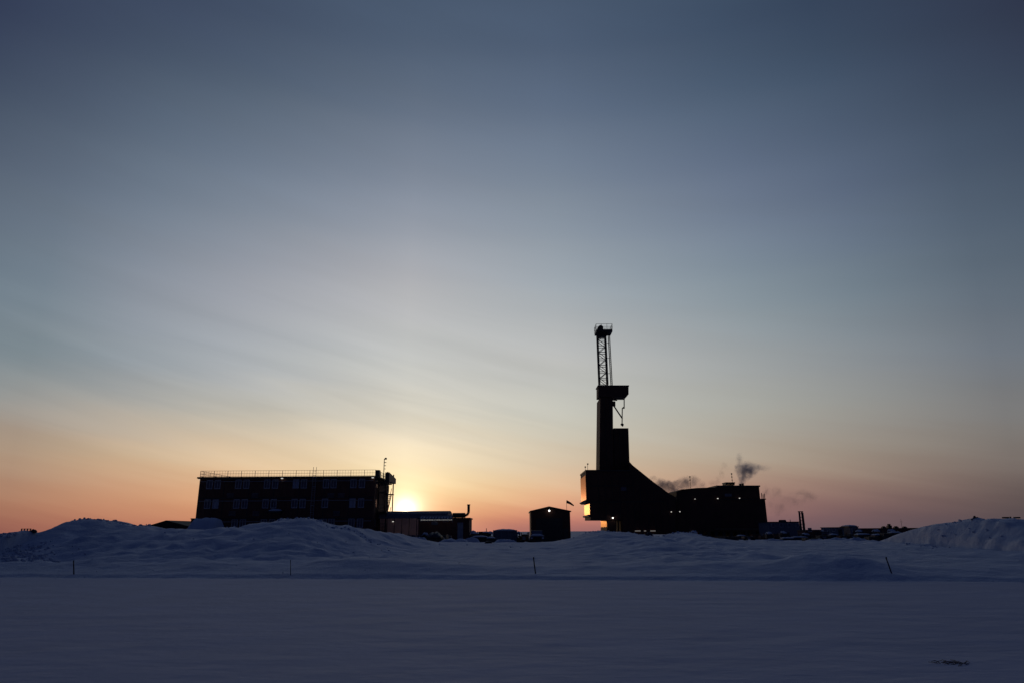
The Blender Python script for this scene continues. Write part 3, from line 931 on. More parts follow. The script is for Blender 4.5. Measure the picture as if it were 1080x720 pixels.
# ------------------------------------------------------------------ engine and mud module building
eb = thing('engine_building', 'big windowless black box building joined to the right of the drilling rig', 'building', (W(760, 560, YR).x, YR + .5, 0))
Y2 = YR + .5
link('wall', B().prism(shaped([(713.4, 522), (713.4, 518), (719, 515.8), (735, 514.6), (755.5, 514.6), (755.5, 513), (800.6, 513), (801.8, 525.5), (806.8, 525.5), (810.6, 560), (713.4, 560)], Y2), Y2, Y2 + 15), 'clad2', eb)
link('roof', B().prism(shaped([(718.5, 515.6), (735, 514.0), (755.2, 513.4), (755.2, 514.4), (735, 514.6), (719, 515.7)], Y2), Y2 - .3, Y2 + 15.3).prism(shaped([(755.3, 511.4), (801.3, 511.4), (801.3, 512.9), (755.3, 512.9)], Y2), Y2 - .3, Y2 + 15.3), 'steel', eb)
link('eave', B().prism(shaped([(757, 525.4), (807.5, 525.4), (807.6, 526.3), (757, 526.3)], Y2), Y2 - .35, Y2 - .003), 'steel', eb)
link('base_beam', B().prism(shaped([(754, 556.6), (803, 556.6), (803, 558), (754, 558)], Y2), Y2 - .35, Y2 - .003), 'wood', eb)
for px in range(716, 812, 8):
    q = W(px, 560, Y2)
    link('support_leg', B().box(q.x - .35, q.x + .35, Y2 + .4, Y2 + 12, 0, q.z), 'steel', eb)
fu = B().prism(shaped([(764, 508.3), (774, 508.3), (774, 509.4), (764, 509.4)], Y2 + 4), Y2 + 3, Y2 + 6)
for a_, b_ in ((764.3, 766), (768.5, 769.8), (772, 773.8)):
    fu.prism(shaped([(a_, 509.5), (b_, 509.5), (b_, 511.2), (a_, 511.2)], Y2 + 4), Y2 + 3.2, Y2 + 5.8)
link('roof_fan', fu, 'steel', eb)
for px, py0, py1, beads in ((772.4, 508.2, 499.2, 3), (728.5, 514.5, 502.3, 2), (696, 520, 519, 0)):
    if not beads:
        continue
    q, q2 = W(px, py0, Y2 + 4), W(px, py1, Y2 + 4)
    a = B().tube((q.x, Y2 + 4, q.z - .4), (q.x, Y2 + 4, q2.z), .05, n=5)
    for k in range(beads):
        a.ball((q.x, Y2 + 4, q2.z - k * .75), .2 - .03 * k, 5)
    link('roof_antenna', a, 'steel', eb)
q, q2 = W(780.8, 511.4, Y2 + 5), W(783.2, 509.6, Y2 + 5)
link('exhaust_stack', B().tube((q.x, Y2 + 5, q.z - .1), (q.x, Y2 + 5, q2.z), .28, n=10).tube((q2.x, Y2 + 5, q.z - .1), (q2.x, Y2 + 5, q2.z + .1), .28, n=10), 'steel', eb)
q, q2 = W(803.7, 525.3, Y2 + 3), W(806, 519, Y2 + 3)
pv = B()
for x in (q.x, (q.x + q2.x) / 2, q2.x):
    pv.tube((x, Y2 + 3, q.z - .1), (x, Y2 + 3, q2.z - random.random() * .5), .09, n=6)
link('vent_pipe', pv, 'steel', eb)
for px, py, s_ in ((733, 525.7, .7), (757, 525.1, 1), (780, 524.8, .9)):
    q = W(px, py, Y2 - .5)
    l_ = link('wall_lamp', B().box(q.x - .3, q.x + .3, Y2 - .6, Y2 - .36, q.z + .2, q.z + .28), 'steel', eb)
    link('lamp_glass', B().ball((q.x, Y2 - .5, q.z), .16 * s_, 6, (1.2, 1, .7)), 'lampd', l_, True)
a_, b_ = W(764.5, 523, Y2), W(771.5, 520, Y2)
link('louvre', B().box(a_.x, b_.x, Y2 - .06, Y2 - .003, a_.z, b_.z), 'grey', eb)

# ------------------------------------------------------------------ yard in the middle
yardG = 'snowed-in equipment in the yard'
q, q2 = W(520.5, 572, 100), W(545, 558.4, 100)
ct = thing('cargo_container', 'pale grey ribbed cargo container half drifted in, left of the gable shed', 'container', ((q.x + q2.x) / 2, 100, 0))
link('body', B().box(q.x, q2.x, 100, 106, .15, q2.z - .12), 'grey', ct)
fr = B()
for x in (q.x, q2.x):
    for y in (100, 106):
        fr.box(x - .07, x + .07, y - .07, y + .07, .1, q2.z)
fr.box(q.x + .07, q2.x - .07, 99.93, 99.997, q2.z - .14, q2.z).box(q.x + .07, q2.x - .07, 99.93, 99.997, .1, .24)
link('frame', fr, 'pale', ct)
for k in range(2):
    x = (q.x + q2.x) / 2 + (-.02 if k else .02)
    w_ = (q2.x - q.x) / 2 - .12
    d_ = link('door', B().box(min(x, x + (w_ if k == 0 else -w_)), max(x, x + (w_ if k == 0 else -w_)), 99.96, 99.99, .26, q2.z - .16), 'grey', ct)
    link('lock_rod', B().tube((x + (.5 if k == 0 else -.5), 99.92, .3), (x + (.5 if k == 0 else -.5), 99.92, q2.z - .2), .025, n=5), 'pale', d_)
link('snow_cap', B().lump(q.x, q2.x, 100, 106, q2.z - .1, q2.z + .16, 5), 'snow', ct, True)

# parked pickup seen from the front
pk = thing('pickup_truck', 'dark pickup truck with snow on its bonnet, parked before the gable shed', 'pickup truck', (W(566.5, 572, 96).x, 96, 0))
ox = W(566.5, 572, 96).x
link('body', B().prismx([(95.0, .5), (95.0, 1.05), (96.5, 1.2), (100.2, 1.15), (100.2, .5)], ox - .95, ox + .95), 'steel', pk)
link('cab', B().prismx([(96.5, 1.2), (97.1, 1.78), (98.4, 1.82), (98.7, 1.2)], ox - .82, ox + .82), 'steel', pk)
link('windscreen', B().prismx([(96.52, 1.26), (97.05, 1.74), (97.02, 1.76), (96.48, 1.28)], ox - .72, ox + .72), 'glass', pk)
link('bonnet_snow', B().lump(ox - .9, ox + .9, 95.05, 96.45, 1.08, 1.36, 4), 'snow', pk, True)
link('grille', B().box(ox - .5, ox + .5, 94.94, 94.99, .65, .95), 'black', pk)
for s_ in (-1, 1):
    link('headlight', B().box(ox + s_ * .75 - .15, ox + s_ * .75 + .15, 94.93, 94.99, .75, .95), 'white', pk)
    for y in (95.8, 99.2):
        w_ = link('wheel', B().tube((ox + s_ * .98, y, .38), (ox + s_ * .74, y, .38), .38, n=16), 'black', pk)
        link('rim', B().tube((ox + s_ * 1.0, y, .38), (ox + s_ * .97, y, .38), .2, n=10), 'grey', w_)

# pipe rack
ox = W(551.5, 570, 98).x
pr = thing('pipe_rack', 'dark stack of drill pipes on a rack right of the pale container', 'pipe rack', (ox, 98, 0))
for s_ in (-.8, .8):
    link('post', B().box(ox + s_ - .05, ox + s_ + .05, 98, 98.1, 0, 1.6).box(ox + s_ - .05, ox + s_ + .05, 100, 100.1, 0, 1.6), 'steel', pr)
pb = B()
for j in range(4):
    for k in range(7 - j % 2):
        pb.tube((ox - .68 + k * .22 + (j % 2) * .11, 96.8, .45 + j * .2), (ox - .68 + k * .22 + (j % 2) * .11, 101.2, .45 + j * .2), .1, n=8)
link('drill_pipe', pb, 'rust', pr)
link('cross_beam', B().box(ox - .9, ox + .9, 98, 98.15, .2, .34).box(ox - .9, ox + .9, 100, 100.15, .2, .34), 'steel', pr)


def crate(name, label, px, pyt, Y, w, d, m, cap=True, cat='crate', group=None, low=None):
    q = W(px, pyt, Y)
    g_ = max(0, G(q.x, Y) - .1) if low is None else low
    t = thing(name, label, cat, (q.x, Y, g_), group)
    x0, x1 = q.x - w / 2, q.x + w / 2
    top = max(q.z - (.1 if cap else 0), g_ + .25)
    link('body', B().box(x0, x1, Y, Y + d, g_, top), m, t)
    e = B()
    for k in range(3):
        x = x0 + (x1 - x0) * k / 2
        e.box(x - .05, x + .05, Y - .05, Y - .003, g_, top)
    e.box(x0 + .06, x1 - .06, Y - .06, Y - .052, top - .12, top - .02)
    link('batten', e, 'wood' if m == 'wood' else 'steel', t)
    if cap:
        link('snow_cap', B().lump(x0, x1, Y, Y + d, top - .04, q.z + .08, px % 13), 'snow', t, True)
    return t


crate('wooden_crate', 'snow topped timber crate just right of the workshop', 501, 561.5, 97, 1.0, 1.2, 'wood')
crate('wooden_crate', 'low timber crate midway from workshop to pale container', 513, 560.5, 103, 1.3, 1.4, 'wood')
crate('steel_skip', 'dark flat steel skip in the snow left of the container', 506, 565.0, 92, 2.2, 1.3, 'steel', cat='skip')
crate('steel_skip', 'dark steel skip drifted in before the container doors', 517.5, 566.2, 90, 1.2, 1.3, 'steel', cat='skip')
# cable reel
q = W(514.2, 563.4, 95)
cr_ = thing('cable_reel', 'wooden cable reel lying on its rim beside the timber crates', 'cable reel', (q.x, 95, 0))
for s_ in (-.35, .35):
    link('flange', B().tube((q.x + s_ - .03, 95, .62), (q.x + s_ + .03, 95, .62), .62, n=18), 'wood', cr_)
link('cable', B().tube((q.x - .3, 95, .62), (q.x + .3, 95, .62), .42, n=16), 'black', cr_)

# flatbed trailer with a tarpaulin load in front of the workshop
ox = W(458.5, 570, 84).x
tr = thing('flatbed_trailer', 'dark flatbed trailer with a tarp covered load below the workshop', 'trailer', (ox, 84, 0))
link('deck', B().box(ox - 1.35, ox + 1.35, 84, 88, .75, .9), 'steel', tr)
link('load', B().lump(ox - 1.1, ox + .7, 84.3, 87.7, .9, 1.62, 8, 12, .5), 'tarp', tr, True)
link('headboard', B().box(ox + 1.2, ox + 1.3, 84.2, 87.8, .9, 1.4), 'steel', tr)
for s_ in (-.9, .9):
    w_ = link('wheel', B().tube((ox + s_, 83.9, .42), (ox + s_, 84.15, .42), .42, n=16), 'black', tr)
    link('rim', B().tube((ox + s_, 83.86, .42), (ox + s_, 83.9, .42), .22, n=10), 'grey', w_)
link('drawbar', B().tube((ox + 1.35, 86, .8), (ox + 2.4, 86, .5), .06, n=6), 'steel', tr)

# oil drums
dr = None
for px, Y, lab in ((431.5, 96, 'oil drum standing leftmost in the snow before the long tent'), (436, 96.4, 'oil drum next to the leftmost one before the long tent'), (442.5, 97, 'oil drum nearest the workshop, apart from the other two')):
    q = W(px, 565, Y)
    if dr is None:
        dr = thing('oil_drum', lab, 'oil drum', (q.x, Y, .1), 'oil drums by the long tent')
        dd = B().tube((q.x, Y, .1), (q.x, Y, 1.3), .3, n=16)
        link('body', dd, 'steel', dr)
        rr = B()
        for z in (.5, .9, 1.28):
            rr.tube((q.x, Y, z), (q.x, Y, z + .05), .325, n=16)
        link('ring', rr, 'grey', dr)
    else:
        dup(dr, (q.x, Y, .1), .4, lab)

# rubber mat lump on the bank
q = W(515, 574.3, 55)
mt = B().lump(q.x - .32, q.x + .32, 54.6, 55.4, G(q.x, 55) - .05, G(q.x, 55) + .14, 3, 8, .5)
tag(link('rubber_mat', mt, 'black', None, True), 'crumpled black mat lying on the snow bank below the crates', 'mat')

# light post by the engine building, brown crates, tarp piles
q = W(730.5, 560, 120)
lp = thing('marker_board', 'rusty board on two short posts before the engine building', 'board', (q.x, 120, 0))
link('board', B().box(q.x - .35, q.x + .35, 120, 120.06, 1.1, 1.9), 'rust', lp)
for s_ in (-.3, .3):
    link('post', B().box(q.x + s_ - .05, q.x + s_ + .05, 120.065, 120.15, 0, 2.0), 'wood', lp)
for px, py, Y, w_, lab in ((798, 563, 120, 1.3, 'rust brown crate nearest the right end of the engine building'), (806, 564.5, 118, 1.1, 'rust brown crate right beside the first one, under the building corner'), (822, 562.5, 125, 1.6, 'rust brown crate in front of the long cabin block')):
    crate('steel_crate', lab, px, py, Y, w_, 1.4, 'rust', cap=False, group='rust brown crates by the engine building')
for px, Y, w_, zt, lab, sd_ in ((685.5, 98, 1.5, 1.35, 'dark tarpaulin heap under the strip lights of the rig', 11), (706, 98, 1.6, 1.1, 'dark tarpaulin heap where rig and engine building meet', 12)):
    x = W(px, 566, Y).x
    tag(link('tarpaulin_pile', B().lump(x - w_ / 2, x + w_ / 2, Y, Y + 1.6, 0, zt, sd_, 12, .5), 'tarp', None, True), lab, 'tarpaulin', 'tarpaulin heaps before the rig')
for px, py, Y, w_, lab in ((770, 565.5, 115, 2.6, 'long dark steel skid under the middle of the engine building'), (748, 566, 112, 1.5, 'small dark steel skid left under the engine building'), (783, 564, 121, 1.3, 'pale topped dark skid under the right half of the engine building')):
    crate('steel_skid', lab, px, py, Y, w_, 1.6, 'steel', cap=(px != 770), cat='skid', group='steel skids under the engine building')

# ------------------------------------------------------------------ right-hand yard
YC = 150.0
q, q2 = W(811.8, 566, YC), W(842.6, 549.4, YC)
cb = thing('cabin_block', 'long pale blue cabin block just right of the engine building', 'cabin', ((q.x + q2.x) / 2, YC, 0))
link('wall', B().box(q.x, q2.x, YC, YC + 6, .3, q2.z - .15), 'grey', cb)
link('roof', B().box(q.x - .15, q2.x + .15, YC - .15, YC + 6.15, q2.z - .15, q2.z), 'steel', cb)
h_ = W(825, 547.6, YC + 3)
link('roof_vent', B().prismx([(YC + 2, q2.z + .003), (YC + 4, q2.z + .003), (YC + 3.6, h_.z), (YC + 2.4, h_.z)], h_.x - .5, h_.x + .5), 'steel', cb)
q3 = W(833.3, 547.3, YC + 3)
link('roof_pipe', B().tube((q3.x, YC + 3, q2.z), (q3.x, YC + 3, q3.z), .06, n=6), 'steel', cb)
for k in range(4):
    x = q.x + 1.0 + k * 1.7
    w_ = link('window', B().box(x - .35, x + .35, YC - .06, YC - .003, 2.2, 3.0), 'white', cb)
    link('pane', B().box(x - .28, x + .28, YC - .08, YC - .062, 2.27, 2.93), 'glass', w_)
link('skirt', B().box(q.x + .2, q2.x - .2, YC + .2, YC + 5.8, 0, .3), 'black', cb)

# twin stack tower
YS = 145.0
q, q2 = W(842.8, 538.5, YS), W(845.6, 538.5, YS)
tb = W(849.2, 560, YS)
ts = thing('twin_stack_tower', 'pair of thin dark stacks on a tapering frame beside the cabin block', 'stack', (q.x, YS, 0))
for a_ in (q, q2):
    link('stack', B().tube((a_.x, YS, 0), (a_.x, YS, a_.z), .2, .17, 10).tube((a_.x, YS, a_.z - .15), (a_.x, YS, a_.z), .26, n=10), 'steel', ts)
fr = B()
fr.tube((q2.x + .2, YS, q2.z - .3), (tb.x, YS, 0), .1, n=6).tube((q.x - .1, YS, q2.z - .6), (q.x - .3, YS, 0), .08, n=6)
for k in range(7):
    t = k / 7
    z = (q2.z - .5) * (1 - t)
    xr_ = q2.x + .2 + (tb.x - q2.x - .2) * t
    fr.tube((q.x - .15, YS, z), (xr_, YS, z), .06, n=5)
    z2 = (q2.z - .5) * (1 - (k + 1) / 7)
    xr2 = q2.x + .2 + (tb.x - q2.x - .2) * (k + 1) / 7
    fr.tube((q2.x, YS, z), (xr2, YS, z2), .06, n=5)
link('frame', fr, 'steel', ts)
link('panel', B().prism([(q2.x + .1, .1), (q2.x + .1, 2.9), (q2.x + .45, 2.9), (tb.x - .1, .1)], YS + .2, YS + .3), 'steel', ts)


def cabin(name, label, px0, px1, pyt, Y, m, group=None, cap=False, cat='cabin'):
    q, q2 = W(px0, pyt, Y), W(px1, pyt, Y)
    t = thing(name, label, cat, ((q.x + q2.x) / 2, Y, 0), group)
    link('wall', B().box(q.x, q2.x, Y, Y + 4, .25, q.z - .15), m, t)
    link('roof', B().box(q.x - .1, q2.x + .1, Y - .1, Y + 4.1, q.z - .15, q.z), 'steel', t)
    link('door', B().box(q2.x - 1.1, q2.x - .35, Y - .05, Y - .003, .3, min(2.2, q.z - .4)), 'steel', t)
    w_ = link('window', B().box(q.x + .35, q.x + 1.05, Y - .05, Y - .003, 1.3, 2.0), 'white', t)
    link('pane', B().box(q.x + .42, q.x + .98, Y - .07, Y - .052, 1.37, 1.93), 'glass', w_)
    link('skid', B().box(q.x + .1, q2.x - .1, Y + .2, Y + .5, 0, .25).box(q.x + .1, q2.x - .1, Y + 3.3, Y + 3.6, 0, .25), 'black', t)
    if cap:
        link('snow_cap', B().lump(q.x, q2.x, Y, Y + 4, q.z + .003, q.z + .3, px0 % 7), 'snow', t, True)
    return t


cabin('flat_trailer_cabin', 'low dark cabin immediately right of the twin stacks', 850, 865.5, 558.2, 130, 'clad')
cabin('site_cabin', 'small snow capped pale cabin, first after the low dark one', 866.5, 874, 560.2, 130, 'grey', 'site cabins in a row on the right', True)
cabin('site_cabin', 'wide dark roofed pale cabin in the middle of the right row', 875, 889.5, 555.4, 140, 'grey', 'site cabins in a row on the right')
cabin('site_cabin', 'narrow black cabin squeezed between two pale ones', 889.9, 895.4, 555.8, 146, 'clad', 'site cabins in a row on the right')
cabin('site_cabin', 'tall pale cabin with snow roof, last before the long low building', 896, 905, 554.6, 140, 'grey', 'site cabins in a row on the right', True)
YL = 190.0
q, q2 = W(905, 560, YL), W(975, 556.0, YL)
lb = thing('long_low_building', 'very long low black building on the skyline at the right', 'building', ((q.x + q2.x) / 2, YL, 0))
link('wall', B().box(q.x, q2.x, YL, YL + 12, 0, q2.z - .3), 'clad', lb)
link('roof', B().box(q.x - .2, q2.x + .2, YL - .2, YL + 12.2, q2.z - .3, q2.z), 'steel', lb)
for px, h in ((933, .5), (939, 1.1), (946, .5), (955, .4)):
    v = W(px, 556, YL + 4)
    link('roof_vent', B().box(v.x - .5, v.x + .5, YL + 4, YL + 5, q2.z + .002, q2.z + h * .6).box(v.x - .3, v.x + .3, YL + 4.2, YL + 4.8, q2.z + h * .6, q2.z + h), 'steel', lb)
v = W(950, 546.5, 195)
rm = thing('radio_mast', 'hair thin radio mast above the long low building', 'mast', (v.x, 206, 0))
v = W(950, 546.5, 206)
link('pole', B().tube((v.x, 206, 0), (v.x, 206, v.z), .06, .03, 6), 'steel', rm)
link('crossarm', B().box(v.x - .4, v.x + .4, 205.97, 206.03, v.z - .9, v.z - .84), 'steel', rm)
# equipment in front of the long building
for i, (px, py, Y, w_, m, cap, lab) in enumerate((
        (912, 562.5, 100, 1.9, 'steel', True, 'snow capped equipment box left before the long low building'),
        (922, 565.5, 92, 1.3, 'steel', False, 'bare dark equipment box, lowest of those before the long low building'),
        (929, 563.0, 97, 1.6, 'rust', True, 'rusty snow capped box in the middle before the long low building'),
        (938, 562.0, 96, 1.5, 'steel', False, 'bare dark box right of the rusty one'),
        (946, 560.5, 105, 1.7, 'steel', True, 'snow capped dark box closest to the right snow mound'),
        (845, 565.5, 105, 2.3, 'steel', True, 'wide snow capped box in front of the twin stacks'),
        (857, 567.0, 95, 1.8, 'steel', False, 'flat bare skid in front of the low dark cabin'),
        (832, 566.5, 100, 1.7, 'steel', True, 'snow capped box in front of the cabin block'))):
    crate('equipment_box', lab, px, py, Y, w_, 1.4, m, cap=cap, cat='box', group='equipment boxes in the right yard')
def machine(label, px, pyt, Y, w, m='steel', kind=0):
    q = W(px, pyt, Y)
    t = thing('generator_unit', label, 'generator', (q.x, Y, 0), 'small machines scattered through the yard')
    h = q.z
    link('housing', B().prismx([(Y, .35), (Y, h * .82), (Y + .25, h * .9), (Y + 1.6, h * .9), (Y + 1.6, .35)], q.x - w / 2, q.x + w / 2), m, t)
    link('hood', B().prismx([(Y - .05, h * .83), (Y + .22, h * .92), (Y + 1.65, h * .92), (Y + 1.65, h * .95), (Y + .2, h * .95), (Y - .05, h * .86)], q.x - w * .53, q.x + w * .3), 'black', t)
    link('exhaust', B().tube((q.x + w * .38, Y + .8, h * .9), (q.x + w * .38, Y + .8, h + .12 + .25 * kind), .05, n=6), 'rust', t)
    link('louvre', B().box(q.x - w * .35, q.x + w * .1, Y - .04, Y - .003, h * .45, h * .75), 'grey', t)
    for s_ in (-1, 1):
        link('wheel', B().tube((q.x + s_ * w * .4, Y - .08, .32), (q.x + s_ * w * .4, Y + .12, .32), .32, n=12), 'black', t)
    link('tow_bar', B().tube((q.x - w / 2, Y + .8, .45), (q.x - w / 2 - .9, Y + .8, .3), .05, n=5), 'steel', t)
    return t


machine('small dark generator with an exhaust, right of the cable reel', 509.5, 559.3, 104, 1.2, 'steel', 1)
machine('rusty generator close against the left wall of the gable shed', 553.5, 562.3, 93, .9, 'rust', 0)
machine('dark generator below the left corner of the engine building', 741, 563.2, 108, 1.5, 'steel', 1)
machine('rusty generator on the snow under the middle of the engine building', 761, 565.2, 104, 1.2, 'rust', 0)
machine('dark generator between rusty brown crates and engine building', 790, 564.6, 106, 1.3, 'steel', 2)
machine('low dark generator in front of the first small pale site cabin', 870, 563.5, 102, 1.4, 'steel', 0)
machine('rusty generator in front of the black site cabin', 892, 563.8, 102, 1.3, 'rust', 1)
machine('dark generator right below the tall pale site cabin', 900.5, 562.4, 108, 1.3, 'steel', 0)
machine('dark generator between the equipment boxes, under the roof vents of the long low building', 933.5, 561.2, 118, 1.5, 'steel', 2)
machine('dark generator on the snow nearest the workshop wall', 470.5, 563.3, 95, 1.3, 'steel', 0)
def rack(label, px, pyt, Y, w, seed):
    random.seed(seed)
    q = W(px, pyt, Y)
    h = q.z
    t = thing('stillage', label, 'stillage', (q.x, Y, 0), 'loaded stillages in the yard')
    f_ = B()
    for sx_ in (-1, 1):
        for y in (Y, Y + 1.4):
            f_.box(q.x + sx_ * w / 2 - .05, q.x + sx_ * w / 2 + .05, y - .05, y + .05, 0, h - random.random() * .15)
    for z in (.35, h * .6):
        f_.box(q.x - w / 2 + .05, q.x + w / 2 - .05, Y - .04, Y + .04, z, z + .08).box(q.x - w / 2 + .05, q.x + w / 2 - .05, Y + 1.36, Y + 1.44, z, z + .08)
    link('frame', f_, 'steel', t)
    l_ = B()
    x = q.x - w / 2 + .1
    while x < q.x + w / 2 - .15:
        d = random.uniform(.12, .42)
        l_.box(x, min(x + d, q.x + w / 2 - .06), Y + .1, Y + 1.3, .43, h * random.uniform(.5, .98))
        x += d + .02
    link('load', l_, random.choice(['steel', 'rust', 'black']), t)
    link('snow_cover', B().lump(q.x - w * .35, q.x + w * .35, Y + .1, Y + 1.3, h * .8, h + .06, seed, 10, .6), 'snow', t, True)
    return t


for a in (('ragged stillage just right of the workshop door end', 499, 559.5, 99, 1.2, 1), ('ragged stillage between the cable reel and the pale container', 517.3, 560.2, 99, .9, 2),
          ('tall ragged stillage between pipe rack and container', 547.2, 560.5, 101, .8, 3), ('ragged stillage left of the trailer, below the pinkish tent', 448, 561.6, 99, 1.1, 4),
          ('ragged stillage below the twin stacks', 851, 562.2, 112, 1.6, 5), ('ragged stillage standing under the wide pale site cabin', 881, 562.6, 110, 1.6, 6),
          ('ragged stillage right of the tall pale cabin', 908, 558.6, 125, 1.4, 7), ('ragged stillage midway along the long low building', 926, 558.3, 130, 1.8, 8),
          ('ragged stillage near the right mound, before the long low building', 942, 558.0, 130, 1.6, 9), ('ragged stillage under the first half of the engine building', 733, 559.6, 104, 1.3, 10),
          ('ragged stillage before the gap right of the engine building', 812.5, 561.0, 110, 1.2, 11), ('ragged stillage under the pale cabin block windows', 827.5, 560.2, 118, 1.5, 12)):
    rack(*a)
# ploughed snow heaps among the equipment
for i, (px, py, Y, w_, lab) in enumerate((
        (441, 566.5, 80, 2.6, 'rounded snow heap below the oil drums'), (478, 568, 80, 4.0, 'wide snow heap under the workshop door'),
        (497, 567, 84, 2.4, 'snow heap between workshop and crates'), (533, 568.5, 88, 3.2, 'snow heap drifted against the container front'),
        (862, 568, 88, 3.0, 'snow heap below the low dark cabin'), (885, 567, 92, 4.0, 'broad snow heap below the row of site cabins'),
        (903, 567, 90, 2.6, 'snow heap at the right end of the cabin row'), (722, 562.5, 92, 2.6, 'snow heap in front of the join of rig and engine building'),
        (815, 568, 90, 3.0, 'snow heap below the brown crates'))):
    q = W(px, py, Y)
    g_ = G(q.x, Y) - .1
    tag(link('snow_heap', B().lump(q.x - w_ / 2, q.x + w_ / 2, Y - w_ / 3, Y + w_ / 3, g_, max(q.z, g_ + .3), 20 + i, 16, .35), 'snow', None, True), lab, 'snow heap', 'ploughed snow heaps in the yard')

# ------------------------------------------------------------------ on the snow banks
# broken frame and clods on the left heap
q = W(27, 560, 40.4)
pf = thing('pallet_frame', 'broken pallet frame sticking out of the left snow heap', 'pallet', (q.x, 40.4, q.z))
z0, z1 = q.z - .15, W(27, 557.0, 40.4).z
xa, xb = W(23.2, 558, 40.4).x, W(32.5, 558, 40.4).x
fr = B().box(xa, xb, 40.4, 40.46, z1 - .03, z1).box(xa, xb, 40.4, 40.46, z1 - .14, z1 - .11)
link('slat', fr, 'wood', pf)
fr = B()
for k in range(4):
    x = xa + (xb - xa) * k / 3
    fr.box(x - .02, x + .02, 40.34, 40.397, z0, z1 + .01)
link('stringer', fr, 'wood', pf)


def clods(seed, n, px0, px1, Y0, Y1, s0, s1):
    random.seed(seed)
    out = []
    for i in range(n):
        Y = random.uniform(Y0, Y1)
        x = W(random.uniform(px0, px1) if px0 != -20 else random.gauss(18, 24), 560, Y).x
        r = random.uniform(s0, s1) * random.uniform(.5, 1)
        out.append((x, Y, G(x, Y) + r * .25, r))
    return out


def clod_mesh(b, x, y, z, r, seed):
    n0 = len(b.v)
    b.ball((x, y, z), r, 6, (1, .9, .7))
    for i in range(n0, len(b.v)):
        v = Vector(b.v[i]) - Vector((x, y, z))
        k = 1 + .5 * noise.noise(v / r * 1.6 + Vector((seed, 0, 0)))
        b.v[i] = tuple(Vector((x, y, z)) + v * k)


cb_ = B()
for i, c in enumerate(clods(5, 260, -20, 54, 34, 39.2, .04, .15) + clods(6, 26, 150, 430, 38, 46, .03, .08) + clods(7, 40, 965, 1100, 40, 44.5, .03, .10) + clods(10, 70, 58, 160, 43.2, 44.2, .03, .12) + clods(11, 90, 230, 420, 43.3, 44.4, .03, .10) + clods(12, 60, 950, 1090, 44.4, 46, .03, .12) + clods(13, 60, 600, 760, 53.5, 55, .04, .14) + clods(8, 20, 400, 960, 46, 58, .03, .08) + clods(9, 30, -30, 1110, 28.5, 32.0, .015, .04)):
    clod_mesh(cb_, *c, i)
co_ = link('snow_clods', cb_, 'snow', None, True)
tag(co_, 'broken clods of ploughed snow strewn over the banks', 'snow clods', None, 'stuff')

q = W(36, 558.8, 40.2)
bb = B()
clod_mesh(bb, q.x, 40.2, q.z - .04, .16, 41)
tag(link('frozen_lump', bb, 'tarp', None), 'dark frozen lump beside the broken pallet frame', 'lump')
# dark snag on the right-hand crest
q = W(1028, 546.5, 43.6)
bb = B()
bb.path([tuple(W(1026.2, 549.5, 43.6)), tuple(W(1027.6, 543.6, 43.6)), tuple(W(1029.5, 546, 43.6)), tuple(W(1031, 545, 43.6)), tuple(W(1031.4, 549, 43.6))], .045, 6)
bb.path([tuple(W(1024.5, 547.5, 43.6)), tuple(W(1029.5, 546.4, 43.6))], .05, 6)
clod_mesh(bb, q.x, 43.6, q.z - .12, .14, 44)
tag(link('scrap_iron', bb, 'steel'), 'tangle of dark scrap iron on top of the right snow mound', 'scrap')
# double lamp pole, black pipe beyond
q, q2 = W(1067, 552, 90), W(1067, 544.2, 90)
dl = thing('lamp_pole', 'short dark pole with two unlit lamp heads at the far right', 'lamp pole', (q.x, 90, 0))
link('pole', B().tube((q.x, 90, 0), (q.x, 90, q2.z), .13, .1, 8), 'steel', dl)
for px in (1060.5, 1072.5):
    h = W(px, 545.3, 90)
    a_ = link('lamp_head', B().box(h.x - .32, h.x + .32, 89.8, 90.2, h.z - .09, h.z + .09), 'steel', dl)
    link('arm', B().tube((q.x, 90, q2.z - .35), (h.x, 90, h.z), .035, n=5), 'steel', a_)
q, q2 = W(1057, 549.4, 88), W(1110, 551.3, 88)
bp_ = thing('pipeline', 'black pipe on low supports behind the far right snow mound', 'pipeline', (q.x, 88, 0))
link('pipe', B().tube((q.x, 88, q2.z + .12), (W(1110, 551, 88).x, 88, q2.z + .12), .16, n=10), 'black', bp_)
for px in (1060, 1075, 1092, 1107):
    x = W(px, 550, 88).x
    link('support', B().box(x - .08, x + .08, 87.9, 88.1, 0, q2.z), 'steel', bp_)

# marker stakes along the road bank
STK = ((77.6, 592, 77.9, 605, .05, 'upright dark marker stake on the bank at the far left', 26.6),
       (306.3, 591.5, 306.5, 606, .03, 'thin grey marker stake below the long building', 26.4),
       (562.8, 588.6, 564.8, 604.4, .05, 'dark marker stake leaning slightly left, below the gable shed', 27.6),
       (934.8, 588.5, 940.4, 604.2, .045, 'strongly slanting thin marker stake toward the right end', 27.6))
for px0, py0, px1, py1, w_, lab, Y in STK:
    Y = min((22.5 + .05 * k for k in range(220)), key=lambda v: abs(W(px1, py1, v).z - G(W(px1, py1, v).x, v)))
    a_, b_ = W(px1, py1, Y), W(px0, py0, Y)
    s_ = thing('marker_stake', lab, 'stake', tuple(a_), 'marker stakes along the road')
    d_ = (a_ - b_).normalized()
    foot = a_ + d_ * .5
    link('stake', B().tube(foot, b_, w_ * .55, w_ * .45, 6), 'wood' if px0 < 500 else 'steel', s_)
    link('tip', B().tube(b_, b_ - d_ * -.0 + Vector((0, 0, .06)), w_ * .6, w_ * .4, 6), 'black', s_)

